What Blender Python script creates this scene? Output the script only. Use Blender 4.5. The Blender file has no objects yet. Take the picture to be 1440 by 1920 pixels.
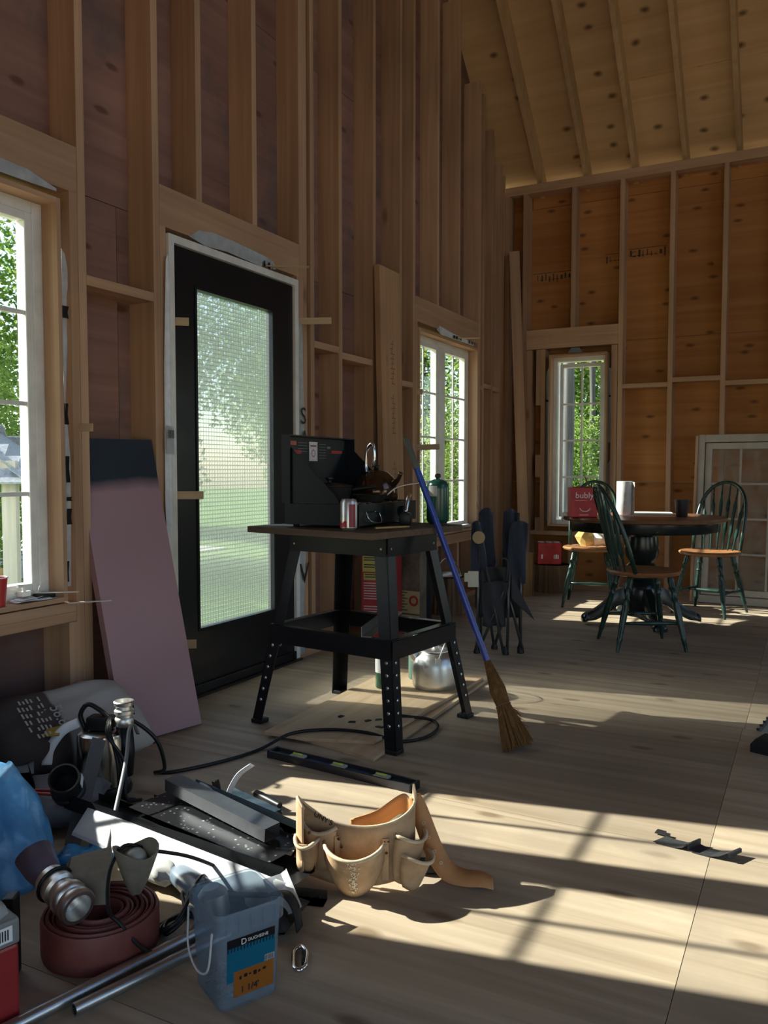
import bpy, bmesh, math, random
from mathutils import Vector, Matrix, Euler
random.seed(11)
R = math.radians
scene = bpy.context.scene
COL = scene.collection

# ------------------------------------------------------------------ camera, light, exposure
cam = bpy.data.cameras.new('camera')
cam_ob = bpy.data.objects.new('camera', cam)
COL.objects.link(cam_ob)
cam_ob.location = (2.51, 0.0, 1.05)
cam_ob.rotation_euler = (R(90) - math.atan(80 / 1550.0), 0, R(27.45))
cam.sensor_fit = 'VERTICAL'
cam.sensor_height = 36.0
cam.lens = 36.0 * 1550.0 / 1920.0
cam.clip_start = 0.05
cam.clip_end = 400
scene.camera = cam_ob

scene.view_settings.view_transform = 'Standard'
scene.view_settings.look = 'None'
scene.view_settings.exposure = 0.55
scene.view_settings.gamma = 1.0
scene.view_settings.use_curve_mapping = False

SUN_DIR = Vector((1.0, 0.19, -0.632)).normalized()
world = bpy.data.worlds.new('sky')
scene.world = world
world.use_nodes = True
wn = world.node_tree
bg = wn.nodes['Background']
sky = wn.nodes.new('ShaderNodeTexSky')
sky.sky_type = 'NISHITA'
sky.sun_disc = False
sky.sun_elevation = math.asin(-SUN_DIR.z)
sky.sun_rotation = math.atan2(-SUN_DIR.x, -SUN_DIR.y)
wn.links.new(sky.outputs[0], bg.inputs[0])
bg.inputs[1].default_value = 0.25

sun = bpy.data.lights.new('sun', 'SUN')
sun.energy = 11.5
sun.angle = R(0.6)
sun.color = (1.0, 0.945, 0.85)
sun_ob = bpy.data.objects.new('sun', sun)
COL.objects.link(sun_ob)
sun_ob.location = (-8, -2, 8)
sun_ob.rotation_euler = SUN_DIR.to_track_quat('-Z', 'Y').to_euler()

# ------------------------------------------------------------------ materials
MATS = {}

def new_mat(name):
    m = bpy.data.materials.new(name)
    m.use_nodes = True
    nt = m.node_tree
    return m, nt, nt.nodes['Principled BSDF']

def N(nt, kind, **kw):
    n = nt.nodes.new(kind)
    for k, v in kw.items():
        if k.startswith('i_'):
            n.inputs[k[2:].replace('_', ' ')].default_value = v
        else:
            setattr(n, k, v)
    return n

def ramp(nt, stops):
    r = nt.nodes.new('ShaderNodeValToRGB')
    e = r.color_ramp.elements
    while len(e) < len(stops):
        e.new(0.5)
    for el, (p, c) in zip(e, stops):
        el.position = p
        el.color = (c[0], c[1], c[2], 1)
    return r

def objcoord(nt, sc=(1, 1, 1), rnd=True):
    tc = nt.nodes.new('ShaderNodeTexCoord')
    mp = nt.nodes.new('ShaderNodeMapping')
    mp.inputs['Scale'].default_value = sc
    nt.links.new(tc.outputs['Object'], mp.inputs['Vector'])
    if rnd:
        oi = nt.nodes.new('ShaderNodeObjectInfo')
        ml = N(nt, 'ShaderNodeMath', operation='MULTIPLY')
        ml.inputs[1].default_value = 37.0
        nt.links.new(oi.outputs['Random'], ml.inputs[0])
        cb = nt.nodes.new('ShaderNodeCombineXYZ')
        for i in range(3):
            nt.links.new(ml.outputs[0], cb.inputs[i])
        nt.links.new(cb.outputs[0], mp.inputs['Location'])
    return mp

def hue(c, f):
    return tuple(min(1, x * f) for x in c)

def mixrgb(nt, a, b, fac, blend='MIX'):
    m = nt.nodes.new('ShaderNodeMix')
    m.data_type = 'RGBA'
    m.blend_type = blend
    for sock, v in ((m.inputs['Factor'], fac), (m.inputs['A'], a), (m.inputs['B'], b)):
        if hasattr(v, 'is_linked') or hasattr(v, 'node'):
            nt.links.new(v, sock)
        elif isinstance(v, tuple):
            sock.default_value = (v[0], v[1], v[2], 1)
        else:
            sock.default_value = v
    return m.outputs['Result']

def wood(name, light, dark, axis='Z', knot=(0.10, 0.045, 0.02), knots=0.5, kscale=3.0, rough=0.75, vary=0.25, gscale=1.0, stain=None, kr=0.045, flat=None):
    """timber: long grain along one axis, knots, tone that varies from piece to piece"""
    if name in MATS:
        return MATS[name]
    m, nt, b = new_mat(name)
    s = {'X': (0.7, 22, 22), 'Y': (22, 0.7, 22), 'Z': (22, 22, 0.7)}[axis]
    s = tuple(v * gscale for v in s)
    mp = objcoord(nt, s)
    n1 = N(nt, 'ShaderNodeTexNoise', i_Scale=1.0, i_Detail=6.0, i_Roughness=0.6, i_Distortion=0.6)
    nt.links.new(mp.outputs[0], n1.inputs['Vector'])
    r1 = ramp(nt, [(0.30, dark), (0.68, light)])
    nt.links.new(n1.outputs['Fac'], r1.inputs[0])
    ks = {'X': (0.45, 1, 1), 'Y': (1, 0.45, 1), 'Z': (1, 1, 0.45)}[axis]
    if flat:
        ks = tuple(0.0 if 'XYZ'[i] == flat else v for i, v in enumerate(ks))
    mk = objcoord(nt, tuple(v * kscale for v in ks))
    wz = N(nt, 'ShaderNodeTexNoise', i_Scale=3.0, i_Detail=2.0)
    nt.links.new(mk.outputs[0], wz.inputs['Vector'])
    add = mixrgb(nt, mk.outputs[0], wz.outputs['Color'], 0.08)
    vo = N(nt, 'ShaderNodeTexVoronoi', i_Scale=1.0)
    if flat:
        vo.voronoi_dimensions = '2D'
        s3 = N(nt, 'ShaderNodeSeparateXYZ')
        nt.links.new(add, s3.inputs[0])
        c3 = N(nt, 'ShaderNodeCombineXYZ')
        for i, ax in enumerate([a for a in 'XYZ' if a != flat]):
            nt.links.new(s3.outputs[ax], c3.inputs[i])
        nt.links.new(c3.outputs[0], vo.inputs['Vector'])
    else:
        nt.links.new(add, vo.inputs['Vector'])
    rk = ramp(nt, [(0.04, (knots, knots, knots)), (0.04 + kr, (0, 0, 0))])
    nt.links.new(vo.outputs['Distance'], rk.inputs[0])
    sepc = N(nt, 'ShaderNodeSeparateColor')
    nt.links.new(vo.outputs['Color'], sepc.inputs[0])
    keep = N(nt, 'ShaderNodeMath', operation='GREATER_THAN')
    keep.inputs[1].default_value = 0.45
    nt.links.new(sepc.outputs[0], keep.inputs[0])
    kf = N(nt, 'ShaderNodeMath', operation='MULTIPLY')
    nt.links.new(rk.outputs[0], kf.inputs[0])
    nt.links.new(keep.outputs[0], kf.inputs[1])
    col = mixrgb(nt, r1.outputs[0], knot, kf.outputs[0])
    big = N(nt, 'ShaderNodeTexNoise', i_Scale=1.3, i_Detail=2.0)
    nt.links.new(objcoord(nt).outputs[0], big.inputs['Vector'])
    rb = ramp(nt, [(0.35, (1 - vary,) * 3), (0.65, (1, 1, 1))])
    nt.links.new(big.outputs['Fac'], rb.inputs[0])
    col = mixrgb(nt, col, rb.outputs[0], 1.0, 'MULTIPLY')
    oi = nt.nodes.new('ShaderNodeObjectInfo')
    ro = ramp(nt, [(0.0, (1 - vary, 1 - vary * 1.1, 1 - vary * 1.2)), (1.0, (1.0, 1.0, 1.0))])
    nt.links.new(oi.outputs['Random'], ro.inputs[0])
    col = mixrgb(nt, col, ro.outputs[0], 1.0, 'MULTIPLY')
    if stain:
        sn = N(nt, 'ShaderNodeTexNoise', i_Scale=2.2, i_Detail=5.0, i_Roughness=0.65)
        nt.links.new(objcoord(nt, (1, 1, 1)).outputs[0], sn.inputs['Vector'])
        rs = ramp(nt, [(0.52, (0, 0, 0)), (0.70, (0.75, 0.75, 0.75))])
        nt.links.new(sn.outputs['Fac'], rs.inputs[0])
        col = mixrgb(nt, col, stain, rs.outputs[0])
    nt.links.new(col, b.inputs['Base Color'])
    b.inputs['Roughness'].default_value = rough
    b.inputs['Specular IOR Level'].default_value = 0.25
    bp = N(nt, 'ShaderNodeBump', i_Strength=0.15, i_Distance=0.004)
    nt.links.new(n1.outputs['Fac'], bp.inputs['Height'])
    nt.links.new(bp.outputs[0], b.inputs['Normal'])
    MATS[name] = m
    return m

def plain(name, col, rough=0.5, metal=0.0, spec=0.5, noise=0.12, nscale=8.0, bump=0.0, coat=0.0, trans=0.0, alpha=1.0, aniso=None, sheen=0.0):
    """painted, plastic, metal or cloth surface with slight unevenness"""
    if name in MATS:
        return MATS[name]
    m, nt, b = new_mat(name)
    sc = aniso or (1, 1, 1)
    mp = objcoord(nt, sc)
    n1 = N(nt, 'ShaderNodeTexNoise', i_Scale=nscale, i_Detail=4.0, i_Roughness=0.6)
    nt.links.new(mp.outputs[0], n1.inputs['Vector'])
    r1 = ramp(nt, [(0.3, hue(col, 1 - noise)), (0.7, hue(col, 1 + noise))])
    nt.links.new(n1.outputs['Fac'], r1.inputs[0])
    nt.links.new(r1.outputs[0], b.inputs['Base Color'])
    rr = N(nt, 'ShaderNodeMapRange')
    rr.inputs['To Min'].default_value = max(0.02, rough - 0.08)
    rr.inputs['To Max'].default_value = min(1, rough + 0.08)
    nt.links.new(n1.outputs['Fac'], rr.inputs['Value'])
    nt.links.new(rr.outputs[0], b.inputs['Roughness'])
    b.inputs['Metallic'].default_value = metal
    b.inputs['Specular IOR Level'].default_value = spec
    b.inputs['Coat Weight'].default_value = coat
    b.inputs['Transmission Weight'].default_value = trans
    b.inputs['Alpha'].default_value = alpha
    b.inputs['Sheen Weight'].default_value = sheen
    if bump:
        bp = N(nt, 'ShaderNodeBump', i_Strength=bump, i_Distance=0.005)
        nt.links.new(n1.outputs['Fac'], bp.inputs['Height'])
        nt.links.new(bp.outputs[0], b.inputs['Normal'])
    MATS[name] = m
    return m

PINE_L, PINE_D = (0.66, 0.425, 0.27), (0.50, 0.295, 0.17)
def pine(axis):
    return wood('pine_' + axis.lower(), PINE_L, PINE_D, axis, vary=0.22)
def ply_wall(axis):
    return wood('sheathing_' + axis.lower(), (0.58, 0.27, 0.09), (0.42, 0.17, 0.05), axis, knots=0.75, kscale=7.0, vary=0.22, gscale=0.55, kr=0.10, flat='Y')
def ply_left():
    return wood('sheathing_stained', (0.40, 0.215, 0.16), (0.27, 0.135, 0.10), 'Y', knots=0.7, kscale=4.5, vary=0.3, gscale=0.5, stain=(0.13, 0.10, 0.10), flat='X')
def ply_roof():
    return wood('roof_plywood', (0.86, 0.60, 0.33), (0.70, 0.45, 0.22), 'X', knots=0.8, kscale=7.0, vary=0.15, gscale=0.5, kr=0.10, flat='Z')
def ply_floor():
    return wood('floor_plywood', (0.55, 0.455, 0.335), (0.33, 0.26, 0.18), 'X', knot=(0.12, 0.07, 0.03), knots=0.6, kscale=4.5, rough=0.55, vary=0.22, gscale=0.7, stain=(0.30, 0.25, 0.19), flat='Z', kr=0.06)

M_WHITE = plain('white_vinyl', (0.78, 0.77, 0.72), 0.4)
M_WRAP = plain('house_wrap', (0.75, 0.78, 0.80), 0.45, bump=0.4, nscale=20)
M_INK = plain('black_ink', (0.02, 0.02, 0.022), 0.6)
M_BLACKDOOR = plain('black_door_paint', (0.008, 0.010, 0.014), 0.34, spec=0.3, noise=0.05)
M_BLACK = plain('black_plastic', (0.010, 0.0105, 0.012), 0.42, spec=0.35)
M_STEEL = plain('galvanised_steel', (0.62, 0.64, 0.66), 0.28, metal=1.0, nscale=14)
M_ALU = plain('aluminium', (0.74, 0.73, 0.70), 0.38, metal=1.0, nscale=10)
M_CHROME = plain('chrome', (0.75, 0.76, 0.78), 0.12, metal=1.0)

def glass_clear():
    if 'window_glass' in MATS:
        return MATS['window_glass']
    m, nt, b = new_mat('window_glass')
    nt.nodes.remove(b)
    tr = N(nt, 'ShaderNodeBsdfTransparent')
    tr.inputs[0].default_value = (0.93, 0.96, 0.95, 1)
    gl = N(nt, 'ShaderNodeBsdfGlossy')
    gl.inputs['Roughness'].default_value = 0.02
    fc = N(nt, 'ShaderNodeLayerWeight', i_Blend=0.5)
    pw = N(nt, 'ShaderNodeMath', operation='POWER')
    pw.inputs[1].default_value = 5.0
    nt.links.new(fc.outputs['Facing'], pw.inputs[0])
    lw = N(nt, 'ShaderNodeMath', operation='MULTIPLY_ADD')
    lw.inputs[1].default_value = 0.85
    lw.inputs[2].default_value = 0.035
    nt.links.new(pw.outputs[0], lw.inputs[0])
    mx = N(nt, 'ShaderNodeMixShader')
    nt.links.new(lw.outputs[0], mx.inputs[0])
    nt.links.new(tr.outputs[0], mx.inputs[1])
    nt.links.new(gl.outputs[0], mx.inputs[2])
    nt.links.new(mx.outputs[0], nt.nodes['Material Output'].inputs[0])
    MATS['window_glass'] = m
    return m

def glass_dusty():
    m, nt, b = new_mat('dusty_glass')
    b.inputs['Base Color'].default_value = (0.42, 0.43, 0.38, 1)
    b.inputs['Roughness'].default_value = 0.6
    tr = N(nt, 'ShaderNodeBsdfTransparent')
    no = N(nt, 'ShaderNodeTexNoise', i_Scale=14.0, i_Detail=6.0)
    nt.links.new(objcoord(nt, (1, 1, 0.6)).outputs[0], no.inputs['Vector'])
    rp = ramp(nt, [(0.3, (0.05,) * 3), (0.75, (0.26,) * 3)])
    nt.links.new(no.outputs['Fac'], rp.inputs[0])
    mx = N(nt, 'ShaderNodeMixShader')
    nt.links.new(rp.outputs[0], mx.inputs[0])
    nt.links.new(tr.outputs[0], mx.inputs[1])
    nt.links.new(b.outputs[0], mx.inputs[2])
    nt.links.new(mx.outputs[0], nt.nodes['Material Output'].inputs[0])
    return m

def glass_reeded():
    """pressed cross-reeded glass: a grid of small lenses that blurs what lies behind it"""
    m, nt, b = new_mat('cross_reeded_glass')
    nt.nodes.remove(b)
    tc = N(nt, 'ShaderNodeTexCoord')
    sx = N(nt, 'ShaderNodeSeparateXYZ')
    nt.links.new(tc.outputs['Object'], sx.inputs[0])
    outs = []
    for ax, per in (('Y', 0.0195), ('Z', 0.0195)):
        ml = N(nt, 'ShaderNodeMath', operation='MULTIPLY')
        ml.inputs[1].default_value = 2 * math.pi / per
        nt.links.new(sx.outputs[ax], ml.inputs[0])
        sn = N(nt, 'ShaderNodeMath', operation='COSINE')
        nt.links.new(ml.outputs[0], sn.inputs[0])
        outs.append(sn)
    mxx = N(nt, 'ShaderNodeMath', operation='MAXIMUM')
    nt.links.new(outs[0].outputs[0], mxx.inputs[0])
    nt.links.new(outs[1].outputs[0], mxx.inputs[1])
    bp = N(nt, 'ShaderNodeBump', i_Strength=0.8, i_Distance=0.006)
    nt.links.new(mxx.outputs[0], bp.inputs['Height'])
    rf = N(nt, 'ShaderNodeBsdfRefraction')
    rf.inputs['Color'].default_value = (0.86, 0.93, 0.92, 1)
    rf.inputs['Roughness'].default_value = 0.34
    rf.inputs['IOR'].default_value = 1.12
    nt.links.new(bp.outputs[0], rf.inputs['Normal'])
    tr = N(nt, 'ShaderNodeBsdfTransparent')
    line = ramp(nt, [(0.80, (0.88, 0.92, 0.92)), (0.97, (0.12, 0.14, 0.14))])
    nt.links.new(mxx.outputs[0], line.inputs[0])
    nt.links.new(line.outputs[0], tr.inputs[0])
    line2 = ramp(nt, [(0.80, (0.70, 0.78, 0.80)), (0.97, (0.34, 0.38, 0.40))])
    nt.links.new(mxx.outputs[0], line2.inputs[0])
    nt.links.new(line2.outputs[0], rf.inputs['Color'])
    tl = N(nt, 'ShaderNodeBsdfTranslucent')
    tl.inputs[0].default_value = (0.70, 0.78, 0.80, 1)
    m1 = N(nt, 'ShaderNodeMixShader')
    m1.inputs[0].default_value = 0.60
    nt.links.new(tr.outputs[0], m1.inputs[1])
    nt.links.new(rf.outputs[0], m1.inputs[2])
    m2 = N(nt, 'ShaderNodeMixShader')
    m2.inputs[0].default_value = 0.05
    nt.links.new(m1.outputs[0], m2.inputs[1])
    nt.links.new(tl.outputs[0], m2.inputs[2])
    nt.links.new(m2.outputs[0], nt.nodes['Material Output'].inputs[0])
    return m

# ------------------------------------------------------------------ mesh helpers
def link(o, parent=None):
    COL.objects.link(o)
    if parent is not None:
        o.parent = parent
    return o

def tag(o, label=None, cat=None, group=None, kind=None):
    if label: o['label'] = label
    if cat: o['category'] = cat
    if group: o['group'] = group
    if kind: o['kind'] = kind
    return o

def empty(name, loc=(0, 0, 0), rot=(0, 0, 0), label=None, cat=None, group=None, kind=None):
    o = bpy.data.objects.new(name, None)
    o.empty_display_size = 0.05
    o.location = loc
    o.rotation_euler = rot
    link(o)
    return tag(o, label, cat, group, kind)

class MB:
    """collects shapes into one mesh"""
    def __init__(self):
        self.bm = bmesh.new()

    def box(self, x0, x1, y0, y1, z0, z1, M=None, bev=0.0):
        g = bmesh.ops.create_cube(self.bm, size=1.0)
        T = Matrix.Translation(((x0 + x1) / 2, (y0 + y1) / 2, (z0 + z1) / 2)) @ Matrix.Diagonal((abs(x1 - x0), abs(y1 - y0), abs(z1 - z0), 1))
        if M is not None:
            T = M @ T
        bmesh.ops.transform(self.bm, matrix=T, verts=g['verts'])
        if bev:
            ed = {e for v in g['verts'] for e in v.link_edges}
            bmesh.ops.bevel(self.bm, geom=list(ed), offset=bev, segments=2, affect='EDGES', profile=0.6)
        return self

    def lathe(self, prof, seg=24, M=None, cap=True, sx=1.0, sy=1.0):
        """prof: list of (radius, z)"""
        rings = []
        for r, z in prof:
            ring = []
            for i in range(seg):
                a = 2 * math.pi * i / seg
                v = Vector((r * math.cos(a) * sx, r * math.sin(a) * sy, z))
                if M is not None:
                    v = M @ v
                ring.append(self.bm.verts.new(v))
            rings.append(ring)
        for k in range(len(rings) - 1):
            for i in range(seg):
                j = (i + 1) % seg
                self.bm.faces.new((rings[k][i], rings[k][j], rings[k + 1][j], rings[k + 1][i]))
        if cap:
            if prof[0][0] > 1e-5:
                self.bm.faces.new(list(reversed(rings[0])))
            if prof[-1][0] > 1e-5:
                self.bm.faces.new(rings[-1])
        return self

    def tube(self, pts, r, seg=8, cap=True, flat=None):
        """sweep along pts; r a number or a list; flat=(w,h) gives a flat strip section"""
        pts = [Vector(p) for p in pts]
        n = len(pts)
        rs = r if isinstance(r, (list, tuple)) else [r] * n
        rings = []
        up = None
        for k in range(n):
            t = (pts[min(k + 1, n - 1)] - pts[max(k - 1, 0)]).normalized()
            if up is None:
                ref = Vector((0, 0, 1)) if abs(t.z) < 0.9 else Vector((1, 0, 0))
                up = (ref - t * ref.dot(t)).normalized()
            else:
                up = (up - t * up.dot(t)).normalized()
            sd = t.cross(up)
            ring = []
            if flat:
                w, h = flat
                for a, b_ in ((-w, -h), (w, -h), (w, h), (-w, h)):
                    ring.append(self.bm.verts.new(pts[k] + sd * a * rs[k] + up * b_ * rs[k]))
            else:
                for i in range(seg):
                    a = 2 * math.pi * i / seg
                    ring.append(self.bm.verts.new(pts[k] + (sd * math.cos(a) + up * math.sin(a)) * rs[k]))
            rings.append(ring)
        s = len(rings[0])
        for k in range(n - 1):
            for i in range(s):
                j = (i + 1) % s
                self.bm.faces.new((rings[k][i], rings[k][j], rings[k + 1][j], rings[k + 1][i]))
        if cap:
            self.bm.faces.new(list(reversed(rings[0])))
            self.bm.faces.new(rings[-1])
        return self

    def prism(self, poly, axis, a, b):
        """extrude a 2D polygon along an axis; poly in the other two axes (x:yz, y:xz, z:xy)"""
        def mk(p, t):
            if axis == 'x': return (t, p[0], p[1])
            if axis == 'y': return (p[0], t, p[1])
            return (p[0], p[1], t)
        A = [self.bm.verts.new(mk(p, a)) for p in poly]
        B = [self.bm.verts.new(mk(p, b)) for p in poly]
        n = len(poly)
        for i in range(n):
            j = (i + 1) % n
            self.bm.faces.new((A[i], A[j], B[j], B[i]))
        self.bm.faces.new(list(reversed(A)))
        self.bm.faces.new(B)
        return self

    def grid(self, fn, nu, nv, wrap_u=False, thick=0.0):
        """surface from fn(u, v) -> point"""
        V = [[self.bm.verts.new(fn(i / nu, j / nv)) for j in range(nv + 1)] for i in range(nu if wrap_u else nu + 1)]
        faces = []
        for i in range(nu):
            i2 = (i + 1) % nu if wrap_u else i + 1
            for j in range(nv):
                faces.append(self.bm.faces.new((V[i][j], V[i2][j], V[i2][j + 1], V[i][j + 1])))
        if thick:
            bmesh.ops.recalc_face_normals(self.bm, faces=faces)
            bmesh.ops.solidify(self.bm, geom=faces, thickness=thick)
        return self

    def xf(self, M):
        bmesh.ops.transform(self.bm, matrix=M, verts=self.bm.verts)
        return self

    def mesh(self, name, mat, smooth=False):
        bmesh.ops.recalc_face_normals(self.bm, faces=self.bm.faces)
        me = bpy.data.meshes.new(name)
        self.bm.to_mesh(me)
        self.bm.free()
        me.materials.append(mat)
        if smooth:
            for p in me.polygons:
                p.use_smooth = True
            if smooth is not True:
                me.set_sharp_from_angle(angle=R(smooth))
        return me

    def build(self, name, mat, parent=None, loc=(0, 0, 0), rot=(0, 0, 0), smooth=False):
        o = bpy.data.objects.new(name, self.mesh(name, mat, smooth))
        o.location = loc
        o.rotation_euler = rot
        return link(o, parent)

BOXCACHE = {}
def bx(name, x0, x1, y0, y1, z0, z1, mat, parent=None, bev=0.0, rot=(0, 0, 0)):
    """one box as an object with its origin in its middle; alike boxes share their mesh"""
    key = (round(x1 - x0, 4), round(y1 - y0, 4), round(z1 - z0, 4), mat.name, bev)
    me = BOXCACHE.get(key)
    if me is None:
        hx, hy, hz = abs(x1 - x0) / 2, abs(y1 - y0) / 2, abs(z1 - z0) / 2
        me = MB().box(-hx, hx, -hy, hy, -hz, hz, bev=bev).mesh(name, mat)
        BOXCACHE[key] = me
    o = bpy.data.objects.new(name, me)
    o.location = ((x0 + x1) / 2, (y0 + y1) / 2, (z0 + z1) / 2)
    o.rotation_euler = rot
    return link(o, parent)

def copy_tree(o, parent=None):
    c = o.copy()
    COL.objects.link(c)
    c.parent = parent
    for ch in list(o.children):
        copy_tree(ch, c)
    return c

def lettering(name, text, size, mat, parent, M, depth=0.0006, align='LEFT'):
    """flat printed letters as a thin mesh, laid in the plane given by M"""
    cu = bpy.data.curves.new(name, 'FONT')
    cu.body = text
    cu.size = size
    cu.align_x = align
    cu.extrude = depth
    cu.resolution_u = 3
    t = bpy.data.objects.new('t', cu)
    COL.objects.link(t)
    dg = bpy.context.evaluated_depsgraph_get()
    me = bpy.data.meshes.new_from_object(t.evaluated_get(dg))
    bpy.data.objects.remove(t)
    bpy.data.curves.remove(cu)
    me.name = name
    me.materials.clear()
    me.materials.append(mat)
    o = bpy.data.objects.new(name, me)
    o.matrix_local = M
    return link(o, parent)

def frame(xdir, ydir, org):
    """matrix whose local x, y run along xdir, ydir"""
    x = Vector(xdir).normalized()
    y = Vector(ydir)
    y = (y - x * y.dot(x)).normalized()
    z = x.cross(y)
    M = Matrix.Identity(4)
    for i in range(3):
        M[i][0], M[i][1], M[i][2], M[i][3] = x[i], y[i], z[i], org[i]
    return M

def bez(pts, n=8):
    """smooth curve through points (Catmull-Rom)"""
    P = [Vector(p) for p in pts]
    P = [P[0] * 2 - P[1]] + P + [P[-1] * 2 - P[-2]]
    out = []
    for i in range(1, len(P) - 2):
        for k in range(n):
            t = k / n
            a, b, c, d = P[i - 1], P[i], P[i + 1], P[i + 2]
            out.append(0.5 * ((2 * b) + (c - a) * t + (2 * a - 5 * b + 4 * c - d) * t * t + (3 * b - a - 3 * c + d) * t ** 3))
    out.append(P[-2])
    return out

# ------------------------------------------------------------------ the shell
XR, Y0, Y1, YM = 6.2, -1.6, 7.2, 2.8          # right wall, front wall, back wall, ridge line
PLATE, SLOPE = 3.56, 0.95
DEP = 0.14                                     # wall depth: 2x6 studs
def roof_z(y):
    return PLATE + (min(Y1 - y, y - Y0)) * SLOPE
RAFT = 0.254

def cut_rects(u0, u1, v0, v1, holes):
    us = sorted({u0, u1} | {h[i] for h in holes for i in (0, 1) if u0 < h[i] < u1})
    vs = sorted({v0, v1} | {h[i] for h in holes for i in (2, 3) if v0 < h[i] < v1})
    out = []
    for j in range(len(vs) - 1):
        run = None
        for i in range(len(us) - 1):
            cu, cv = (us[i] + us[i + 1]) / 2, (vs[j] + vs[j + 1]) / 2
            if any(h[0] < cu < h[1] and h[2] < cv < h[3] for h in holes):
                run = None
                continue
            if run is None:
                run = [us[i], us[i + 1], vs[j], vs[j + 1]]
                out.append(run)
            else:
                run[1] = us[i + 1]
    return out

def clip_roof(mb):
    """trim what would stick out above the roof deck"""
    for sgn, ye in ((1, Y1), (-1, Y0)):
        n = Vector((0, sgn * SLOPE, 1)).normalized()
        geom = mb.bm.verts[:] + mb.bm.edges[:] + mb.bm.faces[:]
        r = bmesh.ops.bisect_plane(mb.bm, geom=geom, plane_co=(0, ye, PLATE + RAFT - 0.004), plane_no=n, clear_outer=True)
        ed = [e for e in r['geom_cut'] if isinstance(e, bmesh.types.BMEdge)]
        bmesh.ops.contextual_create(mb.bm, geom=ed) if False else bmesh.ops.holes_fill(mb.bm, edges=[e for e in mb.bm.edges if e.is_boundary], sides=0)

# floor: plywood sheets, long side along X
floor = bx('floor', -0.16, XR + 0.16, Y0 - 0.16, Y1 + 0.16, -0.30, -0.018, plain('subfloor_shadow_gap', (0.05, 0.035, 0.025), 0.9))
tag(floor, 'plywood subfloor of the unfinished room', None, None, 'structure')
fl_m = ply_floor()
ys = [Y0 - 0.14, -1.28, -0.06, 1.16, 2.38, 3.60, 4.82, 6.04, Y1 + 0.14]
for j in range(len(ys) - 1):
    xs = [-0.14, 2.285 if j % 2 else 2.278, 4.722, XR + 0.14]
    for i in range(3):
        a, b_, c, d = xs[i] + 0.0008, xs[i + 1] - 0.0008, ys[j] + 0.001, ys[j + 1] - 0.001
        o = bx('plywood_sheet', a, b_, c, d, -0.018, 0.0, fl_m)
        o.parent = floor
        o.location = Vector(o.location) - Vector(floor.location)

# ---- left gable wall
W1 = (1.14, 2.21, 0.55, 2.05)       # window beside the leaning board (Y, Y, Z, Z)
W2 = (5.35, 6.51, 0.55, 2.05)
DR = (2.785, 3.805, 0.0, 2.075)
LH = [W1, W2, DR]
LHO = [W1, (W2[0] - 0.06, W2[1] + 0.06, W2[2], W2[3]), DR]   # sheathing stops short of the studs' outer edge
LWO = [(-0.9, 0.3, 0.55, 2.05)]
wall_left = empty('wall_left', kind='structure', label='tall gable wall of bare studs with door and two windows')
mb = MB()
for r in cut_rects(Y0 - 0.14, Y1 + 0.14, -0.3, 8.3, LHO):
    mb.box(-0.175, -0.158, r[0], r[1], r[2], r[3])
clip_roof(mb)
mb.build('outer_wrap', M_WRAP, wall_left)
rows = [-0.28, 0.94, 2.16, 3.38, 4.60, 5.82, 7.04, 8.26]
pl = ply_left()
for k in range(len(rows) - 1):
    off = 0.0 if k % 2 else 1.22
    cuts = [Y0 - 0.14] + [y for y in (off - 2.44 + 2.44 * q + 0.2 for q in range(6)) if Y0 < y < Y1] + [Y1 + 0.14]
    for q in range(len(cuts) - 1):
        mb = MB()
        cy, cz = (cuts[q] + cuts[q + 1]) / 2, (rows[k] + rows[k + 1]) / 2
        rc = cut_rects(cuts[q] + 0.0015, cuts[q + 1] - 0.0015, rows[k] + 0.0015, rows[k + 1] - 0.0015, LHO)
        for r in rc:
            mb.box(-0.157, -0.142, r[0], r[1], r[2], r[3])
        clip_roof(mb)
        if not mb.bm.verts:
            mb.bm.free()
            continue
        mb.xf(Matrix.Translation((0.15, -cy, -cz)))
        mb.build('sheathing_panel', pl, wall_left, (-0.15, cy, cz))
PZ, PY, PX = pine('Z'), pine('Y'), pine('X')
def lstud(y, z0=0.038, z1=None, w=0.038):
    if z1 is None:
        z1 = roof_z(y + w) + 0.10
    return bx('stud', -0.1415, 0.0, y, y + w, z0, z1, PZ, wall_left)
def lrail(name, y0, y1, z0, z1, x0=-0.1415, x1=0.0):
    return bx(name, x0, x1, y0, y1, z0, z1, PY, wall_left)
for a, b_ in ((Y0, 2.785), (3.805, Y1)):
    lrail('bottom_plate', a, b_, 0.0, 0.038)
# full height studs
for y in (-1.38, -0.97, -0.58, -0.2, 0.21, 0.62, 1.02, 2.302, 2.709, 3.83, 3.869, 3.945, 4.255, 4.682, 5.062, 5.268, 6.487 + 0.063, 6.635, 6.85, 7.075, 7.155):
    lstud(y)
# trimmers beside the openings
lstud(1.062, 0.038, 2.095); lstud(1.10, 0.038, 2.095)
lstud(2.262, 0.038, 2.095); lstud(2.224, 0.038, 0.465)
lstud(2.7485, 0.038, 2.095, 0.036); lstud(3.807, 0.038, 2.095, 0.022)
lstud(5.308, 0.038, 2.095); lstud(6.512, 0.038, 2.095)
# headers and sills
for a, b_ in ((1.062, 2.300), (2.749, 3.829), (5.308, 6.549)):
    lrail('header', a, b_, 2.095, 2.268)
for a, b_ in ((1.14, 2.26), (5.348, 6.51)):
    lrail('rough_sill', a, b_, 0.467, 0.504)
    lrail('rough_sill', a, b_, 0.505, 0.542)
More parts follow.
